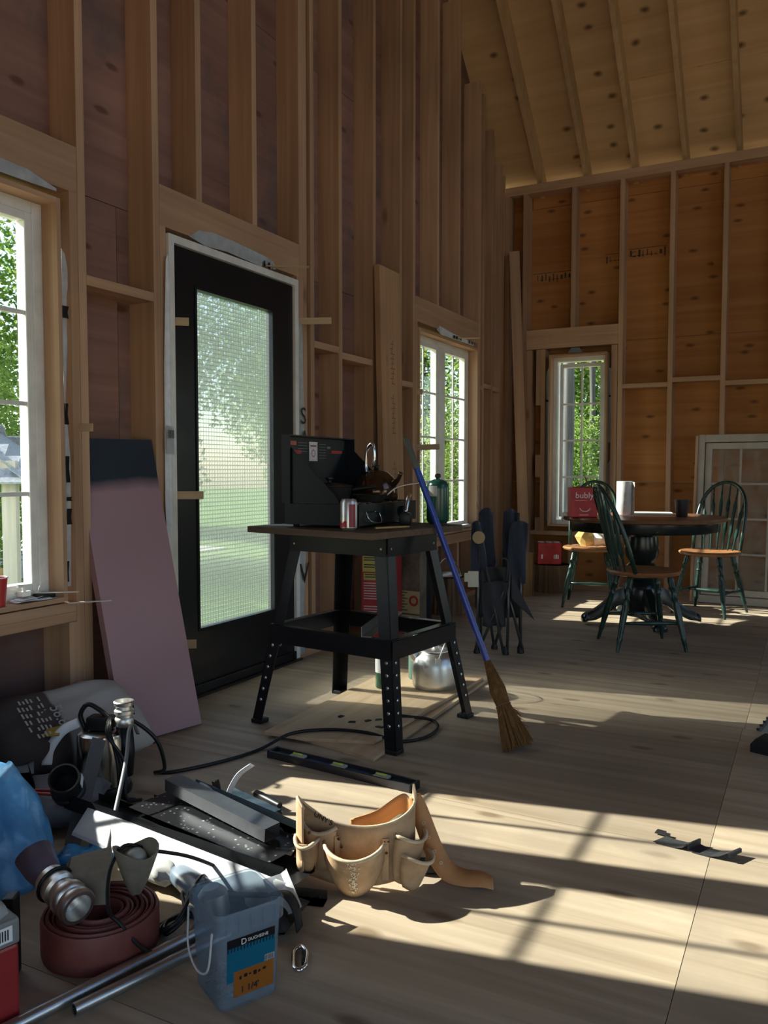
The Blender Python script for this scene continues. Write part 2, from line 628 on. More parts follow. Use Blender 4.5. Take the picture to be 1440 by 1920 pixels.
# cripples over headers and under sills
for y in (1.45, 1.86): lstud(y, 2.269)
for y in (2.99, 3.412): lstud(y, 2.269)
for y in (5.683, 6.095): lstud(y, 2.269)
for y in (1.45, 1.86, 5.683, 6.095): lstud(y, 0.038, 0.466)
# nailing blocks between studs
for a, b_, z in ((2.341, 2.708, 1.762), (3.984, 4.254, 1.735), (4.294, 4.681, 1.708), (4.721, 5.061, 1.745), (5.101, 5.267, 1.62),
                 (6.589, 6.634, 1.72), (6.674, 6.849, 1.742), (6.889, 7.074, 1.735),
                 (0.249, 0.619, 1.75), (0.659, 1.019, 1.75), (2.341, 2.708, 3.9), (3.984, 4.254, 4.1), (4.294, 4.681, 4.05)):
    lrail('block', a, b_, z, z + 0.038)

# ---- back wall with the eave
wall_back = empty('wall_back', kind='structure', label='low eave wall of studs and orange plywood sheathing')
W3 = (0.425, 0.93, 0.55, 2.05)
W4 = (3.6, 5.0, 0.55, 2.05)
BH = [W3, W4]
mb = MB()
for r in cut_rects(-0.14, XR + 0.14, -0.3, PLATE, BH):
    mb.box(r[0], r[1], Y1 + 0.158, Y1 + 0.175, r[2], r[3])
mb.build('outer_wrap', M_WRAP, wall_back)
pb = ply_wall('X')
brow = [-0.28, 0.94, 2.16, 3.38, PLATE - 0.001]
for k in range(4):
    cuts = [-0.14] + [x for x in ((0.21 if k % 2 else 1.43) + 2.44 * q for q in range(4)) if x < XR] + [XR + 0.14]
    for q in range(len(cuts) - 1):
        mb = MB()
        cx, cz = (cuts[q] + cuts[q + 1]) / 2, (brow[k] + brow[k + 1]) / 2
        for r in cut_rects(cuts[q] + 0.0015, cuts[q + 1] - 0.0015, brow[k] + 0.0015, brow[k + 1] - 0.0015, BH):
            mb.box(r[0], r[1], Y1 + 0.142, Y1 + 0.157, r[2], r[3])
        mb.xf(Matrix.Translation((-cx, -(Y1 + 0.15), -cz)))
        mb.build('sheathing_panel', pb, wall_back, (cx, Y1 + 0.15, cz))
def bstud(x, z0=0.038, z1=PLATE - 0.077, w=0.038):
    return bx('stud', x, x + w, Y1, Y1 + 0.1415, z0, z1, PZ, wall_back)
def brail(name, x0, x1, z0, z1):
    return bx(name, x0, x1, Y1, Y1 + 0.1415, z0, z1, PX, wall_back)
brail('bottom_plate', 0.0, XR, 0.0, 0.038)
brail('top_plate', 0.0, XR, PLATE - 0.038, PLATE)
brail('top_plate', 0.0, XR, PLATE - 0.0765, PLATE - 0.0385)
for x in (0.0, 0.165, 1.01, 1.415, 1.822, 2.229, 2.635, 3.04, 3.45, 5.10, 5.5, 5.9, XR - 0.038):
    bstud(x)
bstud(0.204, 0.038, 2.11, 0.05); bstud(0.34, 0.505, 2.11); bstud(0.955, 0.038, 2.11, 0.05)
brail('header', 0.204, 1.009, 2.115, 2.284)
bstud(0.60, 2.285)
brail('rough_sill', 0.255, 0.954, 0.467, 0.504)
bstud(0.60, 0.038, 0.466)
brail('header', 3.489, 5.099, 2.115, 2.284)
for x in (3.87, 4.3, 4.7): bstud(x, 2.285)
brail('rough_sill', 3.489, 5.099, 0.467, 0.504)
for a, b_, z in ((1.049, 1.414, 1.735), (1.454, 1.821, 1.77), (1.861, 2.228, 1.725), (2.268, 2.634, 1.77)):
    brail('block', a, b_, z, z + 0.038)
# blocks that pack out the side of the small window
for z0, z1 in ((0.505, 0.62), (0.98, 1.18), (1.62, 2.11)):
    bx('packing_block', 0.295, 0.339, Y1, Y1 + 0.10, z0, z1, PZ, wall_back)

# ---- right and front walls, outside the view, with openings added and sized for fill light
wall_right = empty('wall_right', kind='structure', label='right gable wall of the room')
mb = MB()
for r in cut_rects(Y0 - 0.14, Y1 + 0.14, -0.3, 8.3, [(0.2, 2.6, 0.0, 2.1), (4.3, 5.5, 0.55, 2.05), (1.2, 4.4, 2.75, 5.2)]):  # high gable opening added to brighten ceiling and upper left wall
    mb.box(XR, XR + 0.15, r[0], r[1], r[2], r[3])
clip_roof(mb)
mb.build('sheathing_panel', pl, wall_right)
wall_front = empty('wall_front', kind='structure', label='front wall of the room')
mb = MB()
for r in cut_rects(0, XR, -0.3, PLATE, [(1.6, 5.7, 0.0, 2.1)]):
    mb.box(r[0], r[1], Y0 - 0.15, Y0, r[2], r[3])
mb.build('sheathing_panel', ply_wall('X'), wall_front)

# ---- roof: rafters under plywood, eaves still open above the plates
ceiling = empty('ceiling', kind='structure', label='steep open rafters under knotty roof plywood')
rp = ply_roof()
OVER = 0.55
def roof_pt(side, s, n):
    """s along the slope from the wall line (up positive), n above the rafter foot line (vertical)"""
    y = (Y1 - s) if side > 0 else (Y0 + s)
    return (y, PLATE + s * SLOPE + n)
PM = wood('rafter_pine', (0.66, 0.44, 0.24), (0.50, 0.31, 0.15), 'Z', vary=0.2, gscale=0.5)
half = Y1 - YM
for side in (1, -1):
    poly = [roof_pt(side, -OVER, 0.05), roof_pt(side, half, 0.0), roof_pt(side, half, RAFT), roof_pt(side, -OVER, RAFT)]
    me = MB().prism(poly, 'x', -0.019, 0.019).mesh('rafter', PM)
    for i in range(15):
        x = 0.30 + 0.406 * i
        o = bpy.data.objects.new('rafter', me)
        o.location = (x, 0, 0)
        link(o, ceiling)
    courses = [-OVER, 0.33, 1.21, 2.09, 2.97, 3.85, half]
    for k in range(len(courses) - 1):
        cuts = [-0.3] + [x for x in ((0.706 if k % 2 else 1.925) + 2.436 * q for q in range(3)) if x < XR] + [XR + 0.3]
        for q in range(len(cuts) - 1):
            c0, c1 = courses[k] + 0.0012, courses[k + 1] - 0.0012
            cx = (cuts[q] + cuts[q + 1]) / 2
            ym = roof_pt(side, (c0 + c1) / 2, RAFT)
            poly = [roof_pt(side, c0, RAFT + 0.001), roof_pt(side, c1, RAFT + 0.001), roof_pt(side, c1, RAFT + 0.02), roof_pt(side, c0, RAFT + 0.02)]
            poly = [(p[0] - ym[0], p[1] - ym[1]) for p in poly]
            MB().prism(poly, 'x', cuts[q] - cx + 0.0012, cuts[q + 1] - cx - 0.0012).build('roof_panel', rp, ceiling, (cx, ym[0], ym[1]))
    poly = [roof_pt(side, -OVER, RAFT + 0.021), roof_pt(side, half, RAFT + 0.021), roof_pt(side, half, RAFT + 0.05), roof_pt(side, -OVER, RAFT + 0.05)]
    MB().prism(poly, 'x', -0.3, XR + 0.3).build('roof_covering', plain('roof_shingle', (0.08, 0.08, 0.085), 0.9), ceiling)
bx('ridge_board', -0.1, XR, YM - 0.02, YM + 0.02, roof_z(YM) - 0.05, roof_z(YM) + RAFT, PX, ceiling)

# ------------------------------------------------------------------ windows and door
GLASS = glass_clear()
def casement(win, plane, axis, a0, a1, z0, z1, cols=2, rows_=4):
    """one glazed leaf: sash of four rails, a pane and its muntins. axis 'y' for the left wall, 'x' for the back wall"""
    def B(name, u0, u1, v0, v1, d0, d1, mat, par):
        if axis == 'y':
            return bx(name, plane + d0, plane + d1, u0, u1, v0, v1, mat, par)
        return bx(name, u0, u1, plane - d1, plane - d0, v0, v1, mat, par)
    s = 0.032
    mb = MB()
    for u0, u1, v0, v1 in ((a0 - s, a0, z0 - s, z1 + s), (a1, a1 + s, z0 - s, z1 + s), (a0, a1, z0 - s, z0), (a0, a1, z1, z1 + s)):
        if axis == 'y':
            mb.box(plane - 0.022, plane + 0.028, u0, u1, v0, v1, bev=0.004)
        else:
            mb.box(u0, u1, plane - 0.028, plane + 0.022, v0, v1, bev=0.004)
    sash = mb.build('sash', M_WHITE, win)
    B('pane', a0 - 0.004, a1 + 0.004, z0 - 0.004, z1 + 0.004, -0.003, 0.003, GLASS, sash)
    m = 0.008
    for i in range(1, cols):
        u = a0 + (a1 - a0) * i / cols
        B('muntin', u - m, u + m, z0, z1, 0.0035, 0.012, M_WHITE, sash)
    for j in range(1, rows_):
        v = z0 + (z1 - z0) * j / rows_
        B('muntin', a0, a1, v - m, v + m, 0.0125, 0.018, M_WHITE, sash)

def window_left(n, W, leaves):
    win = empty('window_%d' % n, kind='structure')
    y0, y1, z0, z1 = W
    pw = -0.10
    mb = MB()
    t = 0.055
    ya, yb_ = leaves[0][0] - 0.031, leaves[1][1] + 0.031
    for a, b_, c, d in ((y0, ya, z0, z1), (yb_, y1, z0, z1), (ya, yb_, z0, z0 + 0.044), (ya, yb_, z1 - t - 0.004, z1)):
        mb.box(-0.122, -0.070, a, b_, c, d, bev=0.004)
    mb.box(-0.122, -0.066, leaves[0][1] + 0.031, leaves[1][0] - 0.031, z0 + 0.044, z1 - t, bev=0.005)
    mb.build('frame', M_WHITE, win)
    for a, b_ in leaves:
        casement(win, pw, 'y', a, b_, 0.625, 1.96)
    # jamb extension: a pine box that brings the frame out to the stud face
    e = 0.018
    bx('jamb_board', -0.068, 0.012, y1 - e, y1, z0, z1, PZ, win)
    bx('jamb_board', -0.068, 0.012, y0, y0 + e, z0, z1, PZ, win)
    bx('jamb_board', -0.068, 0.012, y0 + e, y1 - e, z1 - e, z1, PY, win)
    bx('jamb_board', -0.068, 0.012, y0 + e, y1 - e, z0, z0 + e, PY, win)
    return win

win1 = window_left(1, W1, ((1.26, 1.61), (1.77, 2.12)))
win1['label'] = 'white double casement window over the sill with papers'
win2 = window_left(2, W2, ((5.44, 5.84), (6.01, 6.42)))
win2['label'] = 'white double casement window behind the saw stand'
# crank handle of the first window
cr = MB().box(-0.068, -0.035, 2.045, 2.085, 0.585, 0.605, bev=0.004)
cr.tube([(-0.045, 2.06, 0.60), (-0.035, 2.05, 0.625), (-0.03, 2.02, 0.628)], 0.006)
cr.build('crank_handle', M_WHITE, win1, smooth=40)

win3 = empty('window_3', kind='structure', label='narrow white casement window behind the round table')
mb = MB()
t = 0.05
yb = Y1 + 0.10
for a, b_, c, d in ((W3[0], W3[0] + t, W3[2], W3[3]), (W3[1] - t, W3[1], W3[2], W3[3]), (W3[0] + t, W3[1] - t, W3[2], W3[2] + 0.05), (W3[0] + t, W3[1] - t, W3[3] - t, W3[3])):
    mb.box(a, b_, Y1 + 0.05, Y1 + 0.16, c, d, bev=0.004)
mb.build('frame', M_WHITE, win3)
casement(win3, Y1 + 0.10, 'x', 0.525, 0.845, 0.66, 1.945)
e = 0.016
bx('jamb_board', W3[0], W3[0] + e, Y1 - 0.05, Y1 + 0.049, W3[2], W3[3], PZ, win3)
bx('jamb_board', W3[1] - e, W3[1], Y1 - 0.05, Y1 + 0.049, W3[2], W3[3], PZ, win3)
bx('jamb_board', W3[0] + e, W3[1] - e, Y1 - 0.05, Y1 + 0.049, W3[3] - e, W3[3], PX, win3)
bx('jamb_board', W3[0] + e, W3[1] - e, Y1 - 0.05, Y1 + 0.049, W3[2], W3[2] + e, PX, win3)

door = empty('door_1', (0, 0, 0), kind='structure', label='black glazed door with cross-reeded glass')
mb = MB()
for a, b_, c, d in ((2.788, 2.822, 0.0, 2.07), (3.768, 3.802, 0.0, 2.07), (2.822, 3.768, 2.036, 2.07)):
    mb.box(-0.15, 0.014, a, b_, c, d)
mb.build('jamb', M_WHITE, door)
mb = MB()
gy0, gy1, gz0, gz1 = 2.967, 3.588, 0.30, 1.88
for a, b_, c, d in ((2.826, gy0, 0.03, 2.032), (gy1, 3.764, 0.03, 2.032), (gy0, gy1, 0.03, gz0), (gy0, gy1, gz1, 2.032)):
    mb.box(-0.045, 0.0, a, b_, c, d)
slab = mb.build('slab', M_BLACKDOOR, door)
mb = MB()
for a, b_, c, d in ((gy0, gy0 + 0.014, gz0, gz1), (gy1 - 0.014, gy1, gz0, gz1), (gy0 + 0.014, gy1 - 0.014, gz0, gz0 + 0.014), (gy0 + 0.014, gy1 - 0.014, gz1 - 0.014, gz1)):
    mb.box(-0.040, 0.006, a, b_, c, d, bev=0.003)
mb.build('glazing_bead', M_BLACKDOOR, slab)
mb = MB().box(-0.002, 0.002, -(gy1 - gy0) / 2 + 0.005, (gy1 - gy0) / 2 - 0.005, -(gz1 - gz0) / 2 + 0.005, (gz1 - gz0) / 2 - 0.005)
pn_ = mb.build('pane', glass_reeded(), slab, (-0.022, (gy0 + gy1) / 2, (gz0 + gz1) / 2))
pn_.data.materials.append(GLASS)
for p_ in pn_.data.polygons:
    p_.material_index = 0 if p_.normal.x > 0.5 else 1
MB().box(-0.03, 0.016, 2.826, 3.764, 0.012, 0.055, bev=0.004).build('door_sweep', M_BLACK, door)
MB().box(-0.15, 0.03, 2.788, 3.802, 0.0, 0.012).build('threshold', plain('threshold_bronze', (0.05, 0.045, 0.04), 0.4, metal=0.6), door)
mb = MB()
mb.tube([(0.0, 3.60, 0.12), (0.02, 3.60, 0.115), (0.02, 3.615, 0.125)], 0.003)
mb.build('hinge_pin', M_STEEL, door)

# ---- torn house wrap left round the openings
def wrap(name, pts, parent, thick=0.0012, mat=None):
    """a torn flat piece: polygon in the wall plane (list of (y, z)), slightly wavy, at x"""
    mb = MB()
    vs = [mb.bm.verts.new(p) for p in pts]
    f = mb.bm.faces.new(vs)
    bmesh.ops.solidify(mb.bm, geom=[f], thickness=thick)
    return mb.build(name, mat or M_WRAP, parent)
def lw(name, x, pts, parent, mat=None):
    return wrap(name, [(x + 0.006 * math.sin(9 * p[0] + 7 * p[1]), p[0], p[1]) for p in pts], parent, mat=mat)
# strip beside the first window, with its print
lw('house_wrap', -0.02, [(2.212, 0.60), (2.258, 0.60), (2.256, 0.9), (2.262, 1.1), (2.25, 1.3), (2.262, 1.5), (2.256, 1.7), (2.27, 1.78), (2.25, 1.86), (2.212, 1.9)], win1)
for z0, z1, w in ((0.62, 0.70, 0.012), (0.84, 0.90, 0.024), (0.93, 0.945, 0.026), (1.0, 1.10, 0.02), (1.22, 1.30, 0.026), (1.62, 1.665, 0.03)):
    lw('print_mark', -0.010, [(2.228, z0), (2.228 + w, z0), (2.228 + w * 0.8, (z0 + z1) / 2), (2.228 + w, z1), (2.228, z1)], win1, M_INK)
lw('house_wrap', 0.004, [(1.95, 2.07), (2.10, 2.07), (2.2, 2.075), (2.20, 2.085), (2.07, 2.115), (1.9, 2.12), (1.7, 2.12), (1.7, 2.07)], win1)
# flap over the door, strips at both jambs
lw('house_wrap', 0.008, [(2.93, 2.09), (3.0, 2.135), (3.1, 2.15), (3.2, 2.147), (3.35, 2.14), (3.5, 2.13), (3.58, 2.12), (3.60, 2.085), (3.55, 2.075), (3.50, 2.09), (3.46, 2.07), (3.2, 2.085), (3.05, 2.075)], door)
for k, (a, b_) in enumerate(((3.47, 3.49), (3.51, 3.535), (3.545, 3.555))):
    lw('print_mark', 0.0165, [(a, 2.075), (b_, 2.073), (b_ - 0.004, 2.105), (a + 0.004, 2.10)], door, M_INK)
lw('house_wrap', 0.012, [(2.752, 0.25), (2.786, 0.25), (2.79, 1.9), (2.78, 1.98), (2.765, 1.95), (2.756, 1.5), (2.75, 0.9)], door)
lw('paper_sticker', 0.022, [(2.745, 1.12), (2.79, 1.115), (2.79, 1.235), (2.747, 1.24)], door, plain('white_label', (0.72, 0.74, 0.75), 0.6))
for k in range(6):
    y = 2.750 + 0.0065 * k
    lw('print_mark', 0.0275, [(y, 1.185), (y + 0.0035, 1.185), (y + 0.0035, 1.22), (y, 1.22)], door, M_INK)
lw('house_wrap', 0.006, [(3.806, 0.02), (3.864, 0.03), (3.86, 0.3), (3.868, 0.6), (3.858, 1.0), (3.866, 1.3), (3.85, 1.75), (3.85, 1.86), (3.806, 1.86)], door)
lettering('print_letter', 'S', 0.13, M_INK, door, frame((0, 1, 0), (0, 0, 1), (0.0145, 3.815, 1.30)))
lettering('print_letter', 'A', 0.13, M_INK, door, frame((0, 1, 0), (0, 0, 1), (0.0145, 3.813, 1.175)))
lettering('print_letter', 'V', 0.16, M_INK, door, frame((0, 1, 0), (0, 0, 1), (0.0145, 3.80, 0.42)))
# second window
lw('house_wrap', 0.006, [(5.66, 2.082), (5.72, 2.12), (5.85, 2.115), (6.0, 2.10), (6.25, 2.09), (6.4, 2.09), (6.42, 2.06), (6.0, 2.06), (5.75, 2.058)], win2)
for a in (5.98, 6.03, 6.10, 6.28, 6.34):
    lw('print_mark', 0.0135, [(a, 2.064), (a + 0.03, 2.064), (a + 0.03, 2.088), (a, 2.088)], win2, M_INK)
for z0, z1 in ((0.60, 0.72), (0.76, 0.88), (0.92, 1.0), (1.05, 1.13)):
    lw('print_mark', 0.0015, [(6.513, z0), (6.535, z0), (6.53, z1), (6.513, z1)], win2, M_WRAP)
# back window: grey wrap strips both sides
def bw(name, y, pts, parent, mat=None):
    return wrap(name, [(p[0], y - 0.004 * math.sin(8 * p[0] + 5 * p[1]), p[1]) for p in pts], parent, mat=mat)
M_GREYWRAP = plain('grey_wrap', (0.42, 0.46, 0.48), 0.5)
bw('house_wrap', Y1 + 0.03, [(0.372, 0.60), (0.422, 0.58), (0.422, 1.92), (0.40, 1.95), (0.378, 1.9)], win3, M_GREYWRAP)
bw('house_wrap', Y1 + 0.02, [(0.932, 1.28), (0.956, 1.28), (0.956, 1.88), (0.945, 1.92), (0.932, 1.92)], win3, M_GREYWRAP)
bw('house_wrap', Y1 + 0.02, [(0.932, 0.66), (0.956, 0.70), (0.956, 1.14), (0.932, 1.10)], win3, M_GREYWRAP)
bw('house_wrap', Y1 - 0.006, [(0.58, 2.062), (0.71, 2.062), (0.68, 2.105), (0.61, 2.105)], win3, M_GREYWRAP)
bw('print_mark', Y1 + 0.022, [(0.375, 1.65), (0.418, 1.645), (0.418, 1.665), (0.375, 1.67)], win3, M_INK)
bw('print_mark', Y1 + 0.012, [(0.933, 1.67), (0.955, 1.67), (0.955, 1.685), (0.933, 1.685)], win3, M_INK)
# stamped grade marks on the back sheathing
M_STAMP = plain('stamp_ink', (0.06, 0.045, 0.035), 0.8)
fb = lambda x, z: frame((1, 0, 0), (0, 0, 1), (x, Y1 + 0.1405, z))
def stamp(x, z, n, seed, txt=None):
    rg = random.Random(seed)
    mb = MB()
    yy = Y1 + 0.1405
    mb.box(x, x + 0.035 * n, yy, yy + 0.001, z + 0.105, z + 0.110)
    for k in range(n):
        if rg.random() < 0.8:
            mb.box(x + 0.035 * k + 0.008, x + 0.035 * k + 0.008 + rg.uniform(0.004, 0.02), yy, yy + 0.001, z + rg.uniform(0.02, 0.05), z + rg.uniform(0.075, 0.10))
        if rg.random() < 0.6:
            mb.box(x + 0.035 * k, x + 0.035 * k + 0.025, yy, yy + 0.001, z + 0.045, z + 0.052)
    mb.build('stamp', M_STAMP, wall_back)
stamp(0.215, 2.70, 11, 2)
stamp(0.86, 2.80, 4, 3)
stamp(1.06, 2.82, 9, 5)
lettering('stamp', 'C', 0.07, M_STAMP, wall_back, fb(1.075, 2.86))

# ------------------------------------------------------------------ outdoors
def lawn_mat():
    m, nt, b = new_mat('lawn')
    n1 = N(nt, 'ShaderNodeTexNoise', i_Scale=1.2, i_Detail=6.0, i_Roughness=0.7)
    nt.links.new(objcoord(nt, rnd=False).outputs[0], n1.inputs['Vector'])
    r1 = ramp(nt, [(0.3, (0.06, 0.10, 0.02)), (0.55, (0.14, 0.23, 0.05)), (0.8, (0.22, 0.31, 0.09))])
    nt.links.new(n1.outputs['Fac'], r1.inputs[0])
    nt.links.new(r1.outputs[0], b.inputs['Base Color'])
    b.inputs['Roughness'].default_value = 0.9
    return m
gr = MB().box(-60, 60, -60, 60, -0.75, -0.62).build('ground', lawn_mat())
tag(gr, 'green lawn outside the house', 'lawn', None, 'stuff')
ap = MB()  # unseen pale ground, added so light bounced indoors is not lawn green
for a, b_, c, d in ((-1.9, 8.0, 7.37, 10.2), (-1.9, -0.18, -3.5, 7.37), (6.38, 26.0, -26, 26), (-1.9, 6.38, -26.0, -1.78)):
    ap.box(a, b_, c, d, -0.62, -0.60)
tag(ap.build('bounce_earth', plain('sandy_earth', (0.48, 0.40, 0.30), 0.95, nscale=30, noise=0.25)), 'unseen sandy earth added round the house for less green bounce light', 'earth', None, 'stuff')
pad = MB()
pad.grid(lambda u, v: (-15.0 + 7.0 * u + 0.5 * math.sin(5 * v), -4 + 18 * v, -0.61 + 0.02 * math.sin(6 * u) * math.sin(9 * v)), 10, 16, thick=0.01)
o = pad.build('gravel_drive', plain('pale_gravel', (0.52, 0.50, 0.47), 0.95, nscale=60, noise=0.3))
tag(o, 'pale gravel drive crossing the lawn outside the door', 'gravel', None, 'stuff')

def leaf_mat(name, c1, c2):
    m, nt, b = new_mat(name)
    n1 = N(nt, 'ShaderNodeTexNoise', i_Scale=2.5, i_Detail=4.0)
    nt.links.new(objcoord(nt).outputs[0], n1.inputs['Vector'])
    r1 = ramp(nt, [(0.35, c1), (0.65, c2)])
    nt.links.new(n1.outputs['Fac'], r1.inputs[0])
    nt.links.new(r1.outputs[0], b.inputs['Base Color'])
    b.inputs['Roughness'].default_value = 0.5
    tl = N(nt, 'ShaderNodeBsdfTranslucent')
    nt.links.new(r1.outputs[0], tl.inputs[0])
    mx = N(nt, 'ShaderNodeMixShader')
    mx.inputs[0].default_value = 0.45
    nt.links.new(b.outputs[0], mx.inputs[1])
    nt.links.new(tl.outputs[0], mx.inputs[2])
    nt.links.new(mx.outputs[0], nt.nodes['Material Output'].inputs[0])
    return m
BARK = wood('bark', (0.22, 0.21, 0.205), (0.10, 0.095, 0.09), 'Z', knots=0.3, gscale=1.2, rough=0.95)
def leaves_mesh(rng, n, rx, rz, zc, size, mat, blobs=9):
    mb = MB()
    cs = []
    for _ in range(blobs):
        a = rng.uniform(0, 6.28)
        q = rng.uniform(0, 0.75)
        cs.append((rx * q * math.cos(a), rx * q * math.sin(a), zc + rz * rng.uniform(-0.7, 0.7), rng.uniform(0.35, 0.6)))
    for i in range(n):
        c = cs[i % blobs]
        d = Vector((rng.gauss(0, 1), rng.gauss(0, 1), rng.gauss(0, 1))).normalized() * (rng.random() ** 0.4)
        p = Vector((c[0] + d.x * rx * c[3], c[1] + d.y * rx * c[3], c[2] + d.z * rz * c[3]))
        s = size * rng.uniform(0.6, 1.3)
        e = Euler((rng.uniform(0, 6.28), rng.uniform(0, 6.28), rng.uniform(0, 6.28))).to_matrix()
        q = [p + e @ Vector(v) for v in ((0, -s, 0), (s * 0.45, 0, s * 0.12), (0, s, 0), (-s * 0.45, 0, s * 0.12))]
        mb.bm.faces.new([mb.bm.verts.new(v) for v in q])
    return mb.mesh('foliage', mat)
LEAF_A = leaf_mat('leaf_bright', (0.10, 0.20, 0.03), (0.34, 0.46, 0.10))
LEAF_B = leaf_mat('leaf_dark', (0.07, 0.14, 0.03), (0.24, 0.36, 0.08))
rng = random.Random(5)
FOL = [leaves_mesh(rng, 16000, 2.4, 3.0, 3.2, 0.075, LEAF_A, 12), leaves_mesh(rng, 16000, 2.2, 3.2, 3.0, 0.07, LEAF_B, 12)]
SHR = [leaves_mesh(rng, 9000, 1.1, 1.5, 1.5, 0.038, LEAF_A, 8), leaves_mesh(rng, 9000, 1.2, 1.4, 1.4, 0.038, LEAF_B, 8)]
def tree(x, y, h, rt, fol, lab, grp, sc=1.0, rot=0.0, z=-0.62):
    t = empty('tree', (x, y, z), (0, 0, rot), lab, 'tree', grp)
    pts = [(0, 0, 0), (0.05 * h / 6, 0.03, h * 0.3), (-0.04, 0.05, h * 0.65), (0.05, 0.0, h)]
    MB().tube(bez(pts, 4), [rt * (1 - 0.055 * i) for i in range(13)], 10).build('trunk', BARK, t, smooth=True)
    if fol is not None:
        o = bpy.data.objects.new('foliage', fol)
        o.scale = (sc, sc, sc)
        tag(o, kind='stuff')
        link(o, t)
    return t
def shrub(x, y, fol, lab, grp, sc=1.0, z=-0.62):
    t = empty('shrub', (x, y, z), (0, 0, x * 3.1 + y), lab, 'shrub', grp)
    mb = MB()
    for i in range(5):
        a = i * 1.26
        mb.tube([(0, 0, 0), (0.25 * math.cos(a), 0.25 * math.sin(a), 0.6), (0.5 * math.cos(a), 0.5 * math.sin(a), 1.3)], [0.03, 0.02, 0.01], 5)
    mb.build('stem', BARK, t)
    o = bpy.data.objects.new('foliage', fol)
    o.scale = (sc, sc, sc)
    tag(o, kind='stuff')
    link(o, t)
# beyond the first window and the door
for x, y, f, s in ((-17.0, 8.4, 0, 1.55), (-19.5, 15.4, 0, 1.6), (-14.0, 17.0, 0, 1.5), (-12.6, 23.5, 1, 1.5)):
    tree(x, y, 6.5 * s, 0.16, FOL[f], 'leafy tree beyond the gravel drive outside the door', 'trees beyond the drive', s, x)
# wood behind the second and the back window
for x, y, rt, lb in ((-0.50, 11.0, 0.095, 'grey trunk close behind the back window'), (-0.75, 13.4, 0.06, 'slim grey trunk farther behind the back window'),
                     (-4.6, 15.0, 0.07, 'slim trunk in the wood seen through the second window'), (-5.9, 17.4, 0.08, 'second slim trunk in the wood beyond the second window'),
                     (-3.9, 14.6, 0.05, 'thinnest trunk in the wood beyond the second window')):
    tree(x, y, 9.0, rt, None, lb, None)
for x, y, f, s in ((-5.6, 16.4, 1, 0.9), (-1.9, 16.0, 0, 0.95), (1.3, 15.6, 0, 0.9), (-9.8, 20.5, 1, 1.1), (-4.4, 21.5, 0, 1.1), (0.6, 21.5, 1, 1.1)):
    tree(x, y, 6.0 * s, 0.10, FOL[f], 'bushy tree in the wood behind the house', 'bushy trees in the wood', s, x * 2)
for x, y, f, s in ((-4.3, 12.6, 0, 1.0), (-2.6, 11.9, 0, 0.95), (-0.75, 12.2, 0, 0.9), (-6.2, 14.4, 0, 1.0)):
    shrub(x, y, SHR[f], 'leafy shrub at the edge of the wood', 'shrubs at the edge of the wood', s)
for x, y, s in ((-8.4, 7.9, 1.2), (-9.6, 8.9, 1.3)):
    shrub(x, y, SHR[0], 'sunny shrub beside the shingled shelter', 'shrubs beside the shelter', s)
# small shingled shelter seen through the first window
sh = empty('shelter', (-6.3, 6.15, -0.62), (0, 0, R(36)), 'open shelter with grey shingle roof and pale posts in the yard', 'shelter')
M_SHG = plain('grey_shingle', (0.26, 0.28, 0.31), 0.85, nscale=25, noise=0.3)
M_POST = wood('weathered_post', (0.62, 0.58, 0.52), (0.46, 0.42, 0.36), 'Z', knots=0.2, vary=0.1)
for k in range(7):
    z = 1.52 + 0.13 * k
    d = 1.15 - 0.165 * k
    MB().prism([(-d, z), (-d + 0.19, z + 0.15), (-d + 0.19, z + 0.165), (-d, z + 0.02)], 'x', -d, d).build('shingle_course', M_SHG, sh)
    MB().prism([(d, z), (d - 0.19, z + 0.15), (d - 0.19, z + 0.165), (d, z + 0.02)], 'x', -d, d).build('shingle_course', M_SHG, sh)
    MB().prism([(-d, z), (-d + 0.19, z + 0.15), (-d + 0.19, z + 0.165), (-d, z + 0.02)], 'y', -d, d).build('shingle_course', M_SHG, sh)
    MB().prism([(d, z), (d - 0.19, z + 0.15), (d - 0.19, z + 0.165), (d, z + 0.02)], 'y', -d, d).build('shingle_course', M_SHG, sh)
for sx, sy in ((-0.9, -0.9), (0.9, -0.9), (-0.9, 0.9), (0.9, 0.9)):
    bx('post', sx - 0.07, sx + 0.07, sy - 0.07, sy + 0.07, 0.0, 1.62, M_POST, sh)
bx('side_board', -0.83, 0.83, -0.93, -0.87, 0.0, 0.62, wood('weathered_board', (0.55, 0.36, 0.18), (0.38, 0.24, 0.12), 'X'), sh)
bx('beam', -0.97, 0.97, -0.97, -0.83, 1.622, 1.76, M_POST, sh)
bx('beam', -0.97, 0.97, 0.83, 0.97, 1.622, 1.76, M_POST, sh)

# ------------------------------------------------------------------ furniture at the back
M_GREEN = plain('dark_green_paint', (0.013, 0.042, 0.032), 0.28, spec=0.6, noise=0.2)
M_BLACKPAINT = plain('black_green_paint', (0.008, 0.014, 0.013), 0.25, spec=0.6)
M_SEAT = wood('seat_oak', (0.42, 0.20, 0.085), (0.28, 0.12, 0.05), 'X', knots=0.0, rough=0.35, vary=0.1)
M_TOP = wood('table_oak', (0.30, 0.15, 0.08), (0.20, 0.09, 0.045), 'X', knots=0.0, rough=0.28, vary=0.1)

def turned(p0, p1, prof, seg=10):
    """turned stick between two points; prof = [(t, radius)]"""
    p0, p1 = Vector(p0), Vector(p1)
    return [p0.lerp(p1, t) for t, _ in prof], [r for _, r in prof]

